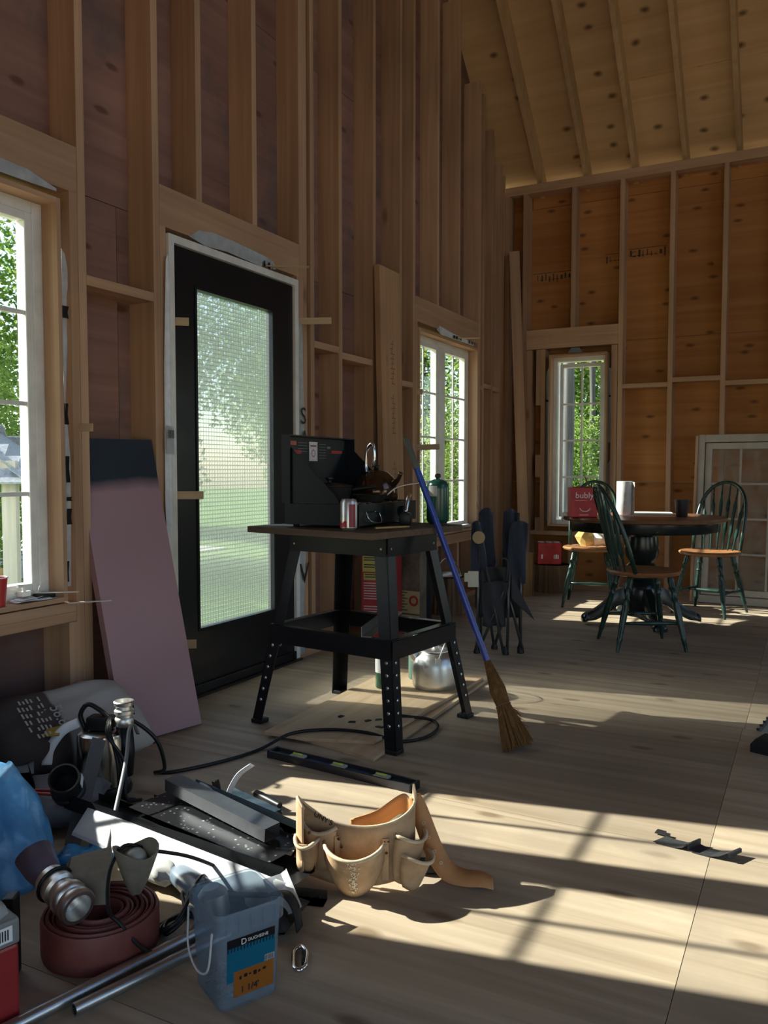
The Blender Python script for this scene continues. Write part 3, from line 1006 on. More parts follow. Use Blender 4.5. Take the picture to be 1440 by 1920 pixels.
LEGP = [(0, .013), (.06, .019), (.14, .016), (.17, .022), (.20, .016), (.28, .014), (.31, .021), (.34, .015), (.40, .018), (.55, .020), (.80, .014), (.83, .017), (.86, .013), (1, .009)]
def windsor_chair(label, loc, rotz):
    t = empty('windsor_chair', loc, (0, 0, rotz), label, 'chair', 'bow-back chairs round the table')
    # saddle seat
    prof = [(0.0, 0.425), (0.17, 0.425), (0.205, 0.435), (0.214, 0.447), (0.205, 0.457), (0.19, 0.455), (0.10, 0.446), (0.0, 0.443)]
    MB().lathe(prof, 32, cap=False, sx=1.0, sy=1.02).build('seat', M_SEAT, t, smooth=35)
    # bow: springs from the back of the seat, leans back
    def bowpt(a):
        u = math.pi * a
        y = 0.175 * math.cos(u) * (1 + 0.22 * math.sin(u))
        h = 0.50 * (math.sin(u) ** 0.62 if math.sin(u) > 0 else 0)
        x0 = -0.165 + 0.06 * (1 - math.sin(u)) * 1.0
        return Vector((x0 - 0.24 * h, y, 0.452 + h))
    MB().tube([bowpt(i / 28) for i in range(29)], [0.0135] * 29, 8, flat=None).build('bow', M_GREEN, t, smooth=True)
    for k in range(6):
        f = (k - 2.5) / 2.5
        yb, yt = 0.105 * f, 0.150 * f
        a = 0.5 - math.asin(max(-1, min(1, yt / 0.2135))) / math.pi
        for _ in range(20):
            q = bowpt(a)
            a += (q.y - yt) * 0.9
        q = bowpt(a)
        b0 = Vector((-0.172 + 0.03 * abs(f), yb, 0.445))
        P_, R_ = [], []
        prof = [(0, .006), (.10, .0065), (.22, .007), (.30, .016), (.50, .0115), (.70, .0155), (.78, .007), (1, .0055)]
        mb = MB()
        mb.tube([b0.lerp(q, s) for s, _ in prof], [r for _, r in prof], 6)
        mb.build('spindle', M_GREEN, t, smooth=45)
    feet = {}
    for sx in (-1, 1):
        for sy in (-1, 1):
            top = Vector((0.115 * sx, 0.115 * sy, 0.43))
            bot = Vector((0.19 * sx + (-0.02 if sx < 0 else 0), 0.195 * sy, 0.0))
            pts, rs = turned(top, bot, LEGP)
            MB().tube(pts, rs, 10).build('leg', M_GREEN, t, smooth=45)
            feet[sx, sy] = (top, bot)
    SP = [(0, .008), (.2, .010), (.45, .014), (.5, .015), (.55, .014), (.8, .010), (1, .008)]
    for sy in (-1, 1):
        a = feet[-1, sy][0].lerp(feet[-1, sy][1], 0.62)
        b_ = feet[1, sy][0].lerp(feet[1, sy][1], 0.62)
        pts, rs = turned(a, b_, SP)
        MB().tube(pts, rs, 8).build('stretcher', M_GREEN, t, smooth=True)
    pts, rs = turned((0, -0.165, 0.165), (0, 0.165, 0.165), SP)
    MB().tube(pts, rs, 8).build('stretcher', M_GREEN, t, smooth=True)
    return t
windsor_chair('bow-back chair with brown seat drawn up in front of the round table', (1.625, 5.05, 0), R(28.8))
windsor_chair('bow-back chair standing by the leaning window, sun on its seat', (1.85, 6.43, 0), math.atan2(-0.95, -0.29))
windsor_chair('bow-back chair behind the table with packaging on its seat', (1.00, 6.38, 0), math.atan2(-0.99, 0.146))

tb = empty('round_table', (1.49, 5.75, 0), (0, 0, R(10)), 'round pedestal dining table with brown top and dark green base', 'table')
MB().lathe([(0, 0.707), (0.52, 0.707), (0.533, 0.714), (0.536, 0.724), (0.53, 0.734), (0.518, 0.737), (0, 0.737)], 48, cap=False).build('table_top', M_TOP, tb, smooth=35)
MB().lathe([(0.455, 0.64), (0.475, 0.64), (0.48, 0.65), (0.48, 0.706), (0.455, 0.706), (0.455, 0.64)], 48, cap=False).build('apron', M_BLACKPAINT, tb, smooth=35)
MB().lathe([(0, 0.08), (0.10, 0.08), (0.11, 0.10), (0.125, 0.16), (0.13, 0.24), (0.115, 0.28), (0.095, 0.30), (0.11, 0.32), (0.11, 0.34), (0.085, 0.36), (0.10, 0.385), (0.10, 0.40), (0.08, 0.42), (0.105, 0.46), (0.115, 0.52), (0.105, 0.60), (0.14, 0.65), (0.19, 0.706), (0, 0.706)], 28, cap=False).build('pedestal', M_BLACKPAINT, tb, smooth=40)
for k in range(4):
    a = math.pi / 2 * k + R(18)
    pts = [(0.09, 0.20), (0.16, 0.19), (0.23, 0.13), (0.31, 0.075), (0.37, 0.055), (0.40, 0.04)]
    pts = bez([(x, 0, z) for x, z in pts], 4)
    n = len(pts)
    mb = MB()
    rings = []
    for i, p in enumerate(pts):
        f = i / (n - 1)
        h = 0.085 * (1 - f) + 0.035
        w = 0.034 if f < 0.8 else 0.034 + 0.012 * math.sin((f - 0.8) / 0.2 * math.pi)
        rings.append([mb.bm.verts.new((p.x, y, max(0.0, p.z + zz))) for y, zz in ((-w, -h * 0.55), (w, -h * 0.55), (w * 1.05, 0), (w * 0.7, h * 0.5), (-w * 0.7, h * 0.5), (-w * 1.05, 0))])
    for i in range(n - 1):
        for j in range(6):
            mb.bm.faces.new((rings[i][j], rings[i][(j + 1) % 6], rings[i + 1][(j + 1) % 6], rings[i + 1][j]))
    mb.bm.faces.new(rings[0]); mb.bm.faces.new(list(reversed(rings[-1])))
    mb.build('foot', M_BLACKPAINT, tb, (0, 0, 0), (0, 0, a), smooth=50)
TZ = 0.738
# things on the table
def carton(name, loc, rotz, sx, sy, sz, mat, label, cat, tilt=(0, 0)):
    t = empty(name, loc, (tilt[0], tilt[1], rotz), label, cat)
    MB().box(-sx / 2, sx / 2, -sy / 2, sy / 2, 0, sz, bev=0.006).build('carton', mat, t)
    return t
M_RED = plain('red_carton', (0.50, 0.022, 0.032), 0.4, noise=0.25, nscale=20)
M_PINKINK = plain('white_print', (0.85, 0.80, 0.78), 0.5)
c = carton('drink_carton', (1.165, 5.42, TZ), R(24), 0.175, 0.125, 0.195, M_RED, 'red drink carton with white wordmark and smile, on the table', 'carton')
fr = frame((1, 0, 0), (0, 0, 1), (-0.058, -0.0635, 0.125))
lettering('wordmark', 'bubly', 0.055, M_PINKINK, c, fr)
mb = MB()
mb.tube([(0.035 * math.sin(a) + 0.005, -0.0640, 0.068 - 0.030 * math.cos(a)) for a in [R(-75 + 15 * i) for i in range(11)]], 0.0035, 6)
mb.build('smile', M_PINKINK, c, smooth=True)
MB().box(-0.055, 0.02, -0.0642, -0.0632, 0.108, 0.111).build('print_line', plain('pink_print', (0.75, 0.30, 0.28), 0.5), c)
MB().box(-0.03, 0.03, -0.0642, -0.0632, 0.012, 0.020).build('print_line', plain('pink_print', (0.75, 0.30, 0.28), 0.5), c)
MB().box(-0.06, 0.05, -0.05, 0.05, 0.1955, 0.199).build('torn_flap', plain('dark_card', (0.10, 0.06, 0.04), 0.8), c)
kn = MB()
kn.tube([(0.05, 0.0, 0.19), (0.03, 0.0, 0.225), (0.012, 0.0, 0.265)], [1, 1, 0.7], flat=(0.014, 0.003))
kn.build('torn_flap', plain('brown_card', (0.20, 0.13, 0.08), 0.8), c)
pr = empty('paper_towel_roll', (1.36, 5.80, TZ), label='white paper towel roll standing on the round table', cat='paper roll')
MB().lathe([(0.02, 0), (0.052, 0), (0.054, 0.004), (0.054, 0.226), (0.052, 0.23), (0.02, 0.23)], 28, cap=False).build('roll', plain('paper_towel', (0.60, 0.60, 0.60), 0.9, bump=0.2, nscale=40), pr, smooth=40)
MB().lathe([(0.0195, 0.001), (0.0195, 0.23), (0.017, 0.23), (0.017, 0.001)], 20, cap=False).build('core', plain('cardboard_core', (0.4, 0.3, 0.2), 0.9), pr, smooth=40)
MB().grid(lambda u, v: (0.054 + 0.02 * u * u, -0.01 - 0.03 * u, 0.225 - 0.22 * v), 4, 3, thick=0.0008).build('loose_sheet', plain('paper_towel', (0.6, 0.6, 0.6), 0.9), pr)
cp = empty('cup', (1.745, 5.72, TZ), label='dark flared cup standing on the round table near its edge', cat='cup')
MB().lathe([(0, 0), (0.034, 0), (0.036, 0.003), (0.047, 0.108), (0.0475, 0.112), (0.045, 0.112), (0.034, 0.006), (0, 0.006)], 24, cap=False).build('cup_body', plain('dark_cup', (0.03, 0.025, 0.028), 0.35), cp, smooth=40)
MB().box(-0.0435, -0.0425, -0.012, 0.012, 0.05, 0.06).build('emblem', plain('cup_print', (0.25, 0.2, 0.12), 0.5), cp)
cl = MB()
def clothf(u, v):
    x, y = (u - 0.5) * 0.16, (v - 0.5) * 0.12
    over = max(0, -x - 0.045)
    return (x + over * 0.75, y, 0.008 + 0.006 * math.sin(20 * u + 9 * v) - over * 1.3)
cl.grid(clothf, 14, 8, thick=0.004)
o = cl.build('cloth', plain('pinkish_cloth', (0.62, 0.55, 0.50), 0.9), None, (1.065, 5.50, TZ + 0.006), (0, 0, R(20)), smooth=True)
tag(o, 'pale cloth hanging over the edge of the round table', 'cloth')
o = MB().box(-0.15, 0.15, -0.10, 0.10, 0, 0.012, bev=0.003).build('tray', plain('white_tray', (0.72, 0.70, 0.64), 0.5), None, (1.50, 5.97, TZ), (0, 0, R(12)))
tag(o, 'flat pale tray lying on the far side of the round table', 'tray')
# packaging on the rear chair
pk = empty('package', (0.98, 6.36, 0.458), (0, 0, R(15)), 'crumpled yellow and white package on the rear chair seat', 'package')
def crumple(r, seed, sx=1, sy=1, sz=1, n=2, amp=0.25):
    mb = MB()
    bmesh.ops.create_icosphere(mb.bm, subdivisions=n, radius=r)
    rg = random.Random(seed)
    for v in mb.bm.verts:
        k = 1 + amp * (rg.random() - 0.5) * 2
        v.co = Vector((v.co.x * sx * k, v.co.y * sy * k, v.co.z * sz * k))
    zmin = min(v.co.z for v in mb.bm.verts)
    for v in mb.bm.verts:
        v.co.z -= zmin
    return mb
crumple(0.10, 3, 0.9, 0.7, 0.75).build('wrapper', plain('yellow_wrapper', (0.70, 0.55, 0.20), 0.5), pk)
crumple(0.07, 4, 1, 0.8, 1.0).build('wrapper', plain('white_wrapper', (0.8, 0.78, 0.7), 0.5), pk, (0.10, -0.02, 0.0))

# ------------------------------------------------------------------ stumps, camp chair, boards, leaning window
M_BARK = wood('stump_bark', (0.30, 0.19, 0.11), (0.085, 0.05, 0.03), 'Z', knots=0.3, gscale=1.6, rough=0.95, vary=0.1)
def endgrain():
    m, nt, b = new_mat('end_grain')
    w = N(nt, 'ShaderNodeTexWave', wave_type='RINGS', rings_direction='Z', i_Scale=22.0, i_Distortion=2.0, i_Detail=3.0)
    nt.links.new(objcoord(nt, rnd=False).outputs[0], w.inputs['Vector'])
    r = ramp(nt, [(0.2, (0.34, 0.22, 0.12)), (0.8, (0.50, 0.36, 0.21))])
    nt.links.new(w.outputs['Fac'], r.inputs[0])
    nt.links.new(r.outputs[0], b.inputs['Base Color'])
    b.inputs['Roughness'].default_value = 0.85
    return m
M_END = endgrain()
def stump(x, y, r, h, label):
    t = empty('log_stump', (x, y, 0), (0, 0, x * 5), label, 'log', 'log stumps along the wall')
    rg = random.Random(int(x * 1000))
    seg = 44
    ph = [rg.uniform(0.94, 1.05) for _ in range(seg)]
    mb = MB()
    rings = []
    for zf in (0, 0.15, 0.4, 0.7, 0.93, 1.0):
        rings.append([mb.bm.verts.new((r * ph[i] * (1.04 - 0.05 * zf) * math.cos(2 * math.pi * i / seg) * (1 + 0.012 * math.sin(9 * zf + i)), r * ph[i] * (1.04 - 0.05 * zf) * math.sin(2 * math.pi * i / seg), h * zf)) for i in range(seg)])
    for k in range(5):
        for i in range(seg):
            j = (i + 1) % seg
            mb.bm.faces.new((rings[k][i], rings[k][j], rings[k + 1][j], rings[k + 1][i]))
    mb.bm.faces.new(list(reversed(rings[0])))
    mb.build('bark', M_BARK, t)
    mb = MB()
    mb.bm.faces.new([mb.bm.verts.new((r * ph[i] * 0.985 * math.cos(2 * math.pi * i / seg), r * ph[i] * 0.985 * math.sin(2 * math.pi * i / seg), h)) for i in range(seg)])
    bmesh.ops.solidify(mb.bm, geom=mb.bm.faces[:], thickness=0.006)
    mb.build('cut_face', M_END, t)
    return t
stump(0.16, 5.54, 0.118, 0.27, 'grey-brown log stump under the second window, holding a wire-handled pan lid')
stump(0.36, 5.90, 0.115, 0.245, 'log stump under the second window with a brown cap on it')
stump(0.52, 6.97, 0.150, 0.235, 'wide log stump in the corner with a red can pack on it')
lg = empty('split_log', (0.385, 6.60, 0.0), (0, 0, 0.4), 'pale split log standing on end beside the wide stump', 'log')
MB().prism([(0, -0.06), (0.075, -0.02), (0.06, 0.05), (0.0, 0.062), (-0.03, 0.0)], 'z', 0, 0.36).build('split_face', wood('split_wood', (0.50, 0.34, 0.17), (0.36, 0.22, 0.10), 'Z', knots=0.2), lg)
MB().prism([(0.0, 0.0625), (0.06, 0.0505), (0.0755, -0.0205), (0.086, -0.02), (0.068, 0.06), (0.0, 0.074)], 'z', 0, 0.358).build('bark', M_BARK, lg)
c = carton('can_pack', (0.50, 6.95, 0.237), R(22), 0.20, 0.13, 0.185, plain('red_film', (0.50, 0.015, 0.02), 0.18, noise=0.3, nscale=18), 'red film-wrapped pack of cans on the wide stump', 'can pack')
for i in range(3):
    for j in range(2):
        MB().lathe([(0, 0.1855), (0.026, 0.1855), (0.029, 0.188), (0.029, 0.191), (0.026, 0.191), (0.024, 0.188), (0, 0.188)], 16, cap=False).build('can_top', M_ALU, c, (-0.065 + 0.065 * i, -0.032 + 0.064 * j, 0), smooth=40)
for dx, w in ((-0.070, 0.012), (0.035, 0.008), (0.05, 0.012), (0.068, 0.008)):
    MB().box(dx, dx + w, -0.0657, -0.0652, 0.05, 0.075 + w).build('print_mark', plain('white_print', (0.85, 0.80, 0.78), 0.5), c)
lid = empty('pan_lid', (0.16, 5.54, 0.2745), label='dented metal lid with a bent wire handle on the grey stump', cat='lid')
MB().lathe([(0.0, 0.022), (0.05, 0.020), (0.085, 0.010), (0.10, 0.0), (0.103, 0.002), (0.10, 0.006), (0.086, 0.016), (0.05, 0.026), (0, 0.028)], 28, cap=False).build('lid_plate', plain('dull_tin', (0.45, 0.45, 0.44), 0.4, metal=1.0), lid, smooth=50)
MB().tube(bez([(0.085, 0.03, 0.012), (0.05, 0.045, 0.08), (0.0, 0.03, 0.12), (-0.03, -0.02, 0.12), (-0.06, -0.06, 0.06), (-0.085, -0.03, 0.012)], 6), 0.003, 6).build('wire_handle', M_STEEL, lid, smooth=True)
capo = empty('cap', (0.36, 5.90, 0.2495), (0, 0, R(-30)), 'brown leather cap lying on a log stump', 'cap')
M_CAP = plain('brown_leather', (0.20, 0.10, 0.07), 0.6, bump=0.3)
MB().lathe([(0.088, 0.0), (0.094, 0.02), (0.085, 0.042), (0.055, 0.055), (0, 0.058)], 24, cap=False).build('crown', M_CAP, capo, smooth=True)
MB().grid(lambda u, v: (0.085 * math.cos(R(-55 + 110 * u)) * (1 + 0.55 * v * math.sin(math.pi * u)), 0.085 * math.sin(R(-55 + 110 * u)) * (1 + 0.15 * v), 0.010 - 0.006 * v), 12, 3, thick=0.004).build('visor', M_CAP, capo, smooth=True)

# folded camp chair
cc = empty('camp_chair', (0.92, 4.50, 0), (0, 0, R(25)), 'folded navy camping chair standing upright with a label hanging off it', 'chair')
M_TUBE = plain('grey_tube', (0.10, 0.105, 0.11), 0.35, metal=0.6)
M_NAVY = plain('navy_canvas', (0.016, 0.022, 0.042), 0.85, bump=0.25, nscale=60, sheen=0.3)
M_CHAR = plain('charcoal_canvas', (0.035, 0.035, 0.04), 0.85, bump=0.25, nscale=60)
for i, (a, b_) in enumerate((((-0.13, -0.05, 0), (-0.12, -0.04, 0.60)), ((-0.10, 0.05, 0), (-0.11, 0.05, 0.80)), ((0.13, 0.05, 0), (0.11, 0.05, 0.80)), ((0.12, -0.04, 0), (0.115, -0.04, 0.62)),
                           ((-0.12, -0.06, 0.02), (0.06, -0.05, 0.46)), ((0.02, -0.08, 0.0), (-0.08, -0.06, 0.50)), ((0.04, -0.07, 0.0), (0.05, -0.07, 0.55)), ((0.13, -0.05, 0.02), (0.02, -0.045, 0.45)), ((-0.02, 0.06, 0.02), (0.11, 0.06, 0.42)), ((-0.02, 0.07, 0.0), (-0.08, 0.06, 0.42)))):
    MB().tube([a, b_], 0.0085, 8).build('frame_tube', M_TUBE, cc, smooth=True)
for x, y in ((-0.13, -0.05), (-0.10, 0.05), (0.13, 0.05), (0.12, -0.04), (0.03, -0.075), (-0.02, 0.065)):
    MB().lathe([(0.019, 0), (0.020, 0.012), (0.013, 0.03), (0.011, 0.045)], 12, M=Matrix.Translation((x, y, 0))).build('foot', M_BLACK, cc, smooth=50)
def flap(name, x0, x1, z0, z1, y, mat, wav=0.012, taper=0.75, lean=0.0, ph=0.0):
    def fn(u, v):
        w = (x1 - x0) * (1 - (1 - taper) * v ** 2)
        xc = (x0 + x1) / 2 + lean * v
        zt = z0 + (z1 - z0) * (1 - 0.05 * (2 * abs(u - 0.5)) ** 2 * (v > 0.5)) * v
        return (xc + (u - 0.5) * w, y + wav * math.sin(9 * u + 5 * v + ph) + 0.03 * (u - 0.5) ** 2, zt)
    return MB().grid(fn, 10, 14, thick=0.006).build(name, mat, cc, smooth=True)
flap('backrest', -0.125, -0.02, 0.36, 0.83, 0.02, M_NAVY, ph=0.5)
flap('backrest', 0.02, 0.11, 0.36, 0.825, 0.045, M_NAVY, ph=2.0, taper=0.8)
flap('armrest', -0.17, -0.07, 0.42, 0.76, -0.055, M_NAVY, ph=1.0, lean=-0.015, taper=0.45)
flap('armrest', 0.03, 0.145, 0.40, 0.76, -0.05, M_NAVY, ph=2.4, lean=0.02, taper=0.8)
flap('seat', -0.13, 0.12, 0.20, 0.50, -0.03, M_CHAR, ph=0.2, wav=0.03, taper=0.85)
flap('seat', -0.10, 0.03, 0.16, 0.42, -0.075, M_CHAR, ph=3.0, wav=0.02, taper=1.1)
MB().grid(lambda u, v: (0.06 + 0.13 * u * v, -0.07 - 0.02 * v, 0.46 - 0.14 * v - 0.12 * u * v), 8, 8, thick=0.005).build('seat', M_CHAR, cc, smooth=True)
MB().tube(bez([(-0.03, -0.085, 0.50), (-0.02, -0.095, 0.545), (0.03, -0.095, 0.545), (0.04, -0.085, 0.50), (0.03, -0.085, 0.42)], 6), 0.006, 6).build('strap', M_CHAR, cc, smooth=True)
MB().lathe([(0.0, 0), (0.036, 0), (0.036, 0.006), (0.028, 0.008), (0, 0.008)], 20, M=Matrix.Translation((-0.125, -0.068, 0.665)) @ Matrix.Rotation(R(90), 4, 'X')).build('cup_holder_ring', plain('tan_disc', (0.35, 0.24, 0.12), 0.6), cc, smooth=40)
MB().box(-0.185, -0.125, -0.083, -0.081, 0.385, 0.475).build('care_label', plain('cream_label', (0.55, 0.52, 0.43), 0.7), cc)
MB().box(-0.205, -0.180, -0.085, -0.083, 0.415, 0.465).build('care_label', plain('cream_label', (0.55, 0.52, 0.43), 0.7), cc)

# leaning timber
def leaning(name, bottom, top, w, t, mat, label, cat, facing=(1, 0, 0)):
    b_, tp = Vector(bottom), Vector(top)
    z = (tp - b_).normalized()
    n = Vector(facing)
    n = (n - z * n.dot(z)).normalized()
    s = z.cross(n)
    M = Matrix.Identity(4)
    for i in range(3):
        M[i][0], M[i][1], M[i][2], M[i][3] = n[i], s[i], z[i], b_[i]
    L = (tp - b_).length
    o = MB().box(-t / 2, t / 2, -w / 2, w / 2, 0, L).build(name, mat)
    o.matrix_local = M
    return tag(o, label, cat)
wb = leaning('wide_plank', (0.095, 4.80, 0.002), (0.030, 4.815, 2.34), 0.286, 0.038, wood('wide_plank_wood', (0.56, 0.34, 0.19), (0.44, 0.25, 0.13), 'Z', knots=0.7), 'wide plank with printed stamps leaning upright against the studs', 'plank')
M_FAINT = plain('faint_stamp', (0.22, 0.12, 0.07), 0.8)
for z, n in ((0.95, 5), (1.28, 8), (1.60, 9)):
    mb = MB()
    for k in range(n):
        mb.box(0.0192, 0.0198, -0.005 - 0.012 * ((k * 3) % 2), 0.045 - 0.010 * ((k * 5) % 3), z + 0.032 * k, z + 0.032 * k + 0.006)
        mb.box(0.0192, 0.0198, 0.005 + 0.006 * (k % 3), 0.012 + 0.006 * (k % 3), z + 0.032 * k + 0.006, z + 0.032 * k + 0.026)
    mb.build('stamp', M_FAINT, wb)
leaning('leaning_stud', (0.30, 6.93, 0.002), (0.10, 7.155, 2.98), 0.089, 0.038, PZ, 'long two-by-four leaning in the corner of the room', 'board', (0.3, -1, 0))

lwn = empty('window_unit', (1.68, 6.93, 0.0), (R(-6.5), 0, R(-3)), 'dusty white window unit leaning against the back wall behind a chair', 'window')
M_VINYL2 = plain('dusty_vinyl', (0.40, 0.365, 0.31), 0.55)
Wd, Hh = 1.05, 1.33
mb = MB()
for a, b_, c, d in ((0, 0.05, 0, Hh), (Wd - 0.05, Wd, 0, Hh), (0.05, Wd - 0.05, 0, 0.06), (0.05, Wd - 0.05, Hh - 0.06, Hh)):
    mb.box(a, b_, -0.035, 0.045, c, d, bev=0.004)
mb.build('frame', M_VINYL2, lwn)
mb = MB()
for a, b_, c, d in ((0.055, 0.105, 0.065, Hh - 0.065), (Wd - 0.105, Wd - 0.055, 0.065, Hh - 0.065), (0.105, Wd - 0.105, 0.065, 0.115), (0.105, Wd - 0.105, Hh - 0.115, Hh - 0.065)):
    mb.box(a, b_, -0.02, 0.03, c, d, bev=0.003)
sash = mb.build('sash', M_VINYL2, lwn)
MB().box(-0.0, Wd - 0.2, -0.003, 0.003, -(Hh - 0.22) / 2, (Hh - 0.22) / 2).build('pane', glass_dusty(), sash, (0.10, 0, Hh / 2))
for i in (1, 2, 3):
    u = 0.105 + (Wd - 0.21) * i / 4
    bx('muntin', u - 0.008, u + 0.008, -0.010, -0.004, 0.115, Hh - 0.115, M_VINYL2, sash)
for j in (1, 2, 3):
    v = 0.115 + (Hh - 0.23) * j / 4
    bx('muntin', 0.105, Wd - 0.105, -0.016, -0.0105, v - 0.008, v + 0.008, M_VINYL2, sash)
MB().box(-0.02, 0.0, -0.045, 0.05, -0.0, Hh - 0.01).build('nailing_fin', PZ, lwn)

# ------------------------------------------------------------------ saw stand and what stands on it
st = empty('saw_stand', (0.855, 3.0, 0), (0, 0, R(-7)), 'black steel saw stand with splayed drilled legs and plywood top', 'stand')
M_STAND = plain('black_stand_paint', (0.006, 0.0065, 0.008), 0.36, spec=0.32, noise=0.15)
M_BOLT = plain('zinc_bolt', (0.55, 0.55, 0.53), 0.3, metal=1.0)
FX, FY, TX, TY, ZT = 0.36, 0.295, 0.235, 0.175, 0.785
def at_z(sx, sy, z):
    f = z / ZT
    return Vector((sx * (FX + (TX - FX) * f), sy * (FY + (TY - FY) * f), z))
for sx in (-1, 1):
    for sy in (-1, 1):
        b_, t_ = at_z(sx, sy, 0.012), at_z(sx, sy, ZT)
        mb = MB()
        # angle-iron leg: two flanges meeting at the outer corner
        wa, th = 0.060, 0.0035
        for fl in ('x', 'y'):
            vs = []
            for p in (b_, t_):
                w = wa if p is t_ else wa * 0.82
                if fl == 'x':
                    q = [(0, 0), (-sx * w, 0), (-sx * w, -sy * th), (0, -sy * th)]
                else:
                    q = [(0, 0), (0, -sy * w), (-sx * th, -sy * w), (-sx * th, 0)]
                vs.append([mb.bm.verts.new((p.x + a, p.y + c, p.z)) for a, c in q])
            for i in range(4):
                j = (i + 1) % 4
                mb.bm.faces.new((vs[0][i], vs[0][j], vs[1][j], vs[1][i]))
            mb.bm.faces.new(vs[0]); mb.bm.faces.new(vs[1])
        leg = mb.build('leg', M_STAND, st)
        MB().box(-0.027, 0.027, -0.027, 0.027, 0, 0.018, bev=0.005).build('rubber_foot', M_BLACK, leg, (b_.x - sx * 0.022, b_.y - sy * 0.022, 0.0))
        for k, z in enumerate((0.10, 0.145, 0.19, 0.235, 0.28, 0.325, 0.40, 0.745)):
            p = at_z(sx, sy, z)
            MB().lathe([(0.0068, 0), (0.0068, 0.003), (0.004, 0.005), (0, 0.005)], 8).build('bolt', M_BOLT, leg, (p.x - sx * 0.024, p.y + sy * 0.0005, p.z), (R(-90 * sy), 0, 0))
            MB().lathe([(0.0068, 0), (0.0068, 0.003), (0.004, 0.005), (0, 0.005)], 8).build('bolt', M_BOLT, leg, (p.x + sx * 0.0005, p.y - sy * 0.024, p.z), (0, R(90 * sx), 0))
def rails(z0, z1, nm):
    for sy in (-1, 1):
        a, b_ = at_z(-1, sy, (z0 + z1) / 2), at_z(1, sy, (z0 + z1) / 2)
        y = a.y + sy * 0.004
        mb = MB().box(a.x, b_.x, y - 0.002, y + 0.002, z0, z1)
        mb.box(a.x, b_.x, y - sy * 0.034, y, z1, z1 + 0.003)
        mb.build(nm, M_STAND, st)
    for sx in (-1, 1):
        a, b_ = at_z(sx, -1, (z0 + z1) / 2), at_z(sx, 1, (z0 + z1) / 2)
        x = a.x + sx * 0.004
        mb = MB().box(x - 0.002, x + 0.002, a.y, b_.y, z0, z1)
        mb.box(x - sx * 0.034, x, a.y, b_.y, z1 + 0.0032, z1 + 0.006)
        mb.build(nm, M_STAND, st)
rails(0.335, 0.405, 'lower_rail')
rails(0.715, 0.785, 'top_rail')
TOPZ = 0.815
M_OLDPLY = wood('dark_plywood', (0.16, 0.11, 0.075), (0.08, 0.055, 0.04), 'X', knots=0.2, vary=0.1)
o = MB().box(0, 0.66, 0, 0.62, -0.0255, 0, bev=0.002).build('plywood_top', M_OLDPLY, st)
# placed in the stand's own frame: front corner over the near leg
o.rotation_euler = (0, 0, R(-3))
o.location = (-0.395, -0.275, TOPZ)
for sx, sy in ((0.3, 0.05),):
    pass

# angle iron lying across the lower rails
ai = MB().prism([(0, 0), (0.04, 0), (0.04, 0.003), (0.003, 0.003), (0.003, 0.04), (0, 0.04)], 'y', -0.29, 0.28)
o = ai.build('angle_bar', plain('dull_angle_bar', (0.30, 0.30, 0.31), 0.4, metal=0.9), None, (0.93, 3.0, 0.414), (0, 0, R(14)))
tag(o, 'steel angle bar lying across the lower rails of the saw stand', 'metal bar')

# camp stove with raised lid
sv = empty('camp_stove', (0.60, 2.80, TOPZ + 0.001), (0, 0, R(2)), 'dark folding camp stove with raised lid on the saw stand', 'stove')
M_STOVE = plain('dark_stove_green', (0.004, 0.008, 0.012), 0.38, spec=0.3)
M_STOVEIN = plain('stove_inner', (0.02, 0.025, 0.03), 0.45)
mb = MB()
mb.box(0.0, 0.34, 0.0, 0.56, 0.012, 0.020)
for a, b_, c, d in ((0.0, 0.005, 0, 0.56), (0.335, 0.34, 0, 0.56), (0.005, 0.335, 0, 0.005), (0.005, 0.335, 0.555, 0.56)):
    mb.box(a, b_, c, d, 0.020, 0.095)
mb.build('case', M_STOVE, sv)
for x in (0.03, 0.31):
    for y in (0.04, 0.52):
        MB().lathe([(0.012, 0), (0.014, 0.012)], 10).build('rubber_foot', M_BLACK, sv, (x, y, 0))
mb = MB()
mb.box(-0.012, -0.006, -0.004, 0.564, 0.095, 0.375)
for a, b_ in ((-0.004, 0.002), (0.558, 0.564)):
    mb.box(-0.006, 0.028, a, b_, 0.095, 0.375)
mb.box(-0.006, 0.028, 0.002, 0.558, 0.370, 0.375)
lidp = mb.build('lid', M_STOVE, sv)
MB().prism([(-0.005, 0.096), (0.25, 0.096), (0.23, 0.13), (0.02, 0.33), (-0.005, 0.34)], 'y', 0.006, 0.009).build('wind_flap', M_STOVE, sv)
MB().prism([(-0.005, 0.096), (0.25, 0.096), (0.23, 0.13), (0.02, 0.33), (-0.005, 0.34)], 'y', 0.551, 0.554).build('wind_flap', M_STOVE, sv)
def lab(y0, y1, z0, z1, mat, nm='label_print', x=-0.0055):
    bx(nm, x, x + 0.0008, y0, y1, z0, z1, mat, lidp)
M_LRED = plain('label_red', (0.42, 0.03, 0.03), 0.5)
M_LORG = plain('label_orange', (0.60, 0.12, 0.08), 0.5)
M_LWHT = plain('label_white', (0.75, 0.74, 0.70), 0.5)
M_LGRY = plain('label_grey', (0.20, 0.21, 0.22), 0.5)
lab(0.05, 0.10, 0.335, 0.352, M_LORG); lab(0.045, 0.14, 0.30, 0.315, M_LRED); lab(0.40, 0.50, 0.305, 0.318, M_LRED); lab(0.36, 0.39, 0.325, 0.335, M_LGRY)
lab(0.205, 0.275, 0.27, 0.352, M_LWHT, 'warning_label')
for k in range(6):
    lab(0.29, 0.35, 0.342 - 0.012 * k, 0.344 - 0.012 * k, M_LGRY)
for k in range(4):
    lab(0.115, 0.19, 0.345 - 0.012 * k, 0.347 - 0.012 * k, M_LGRY)
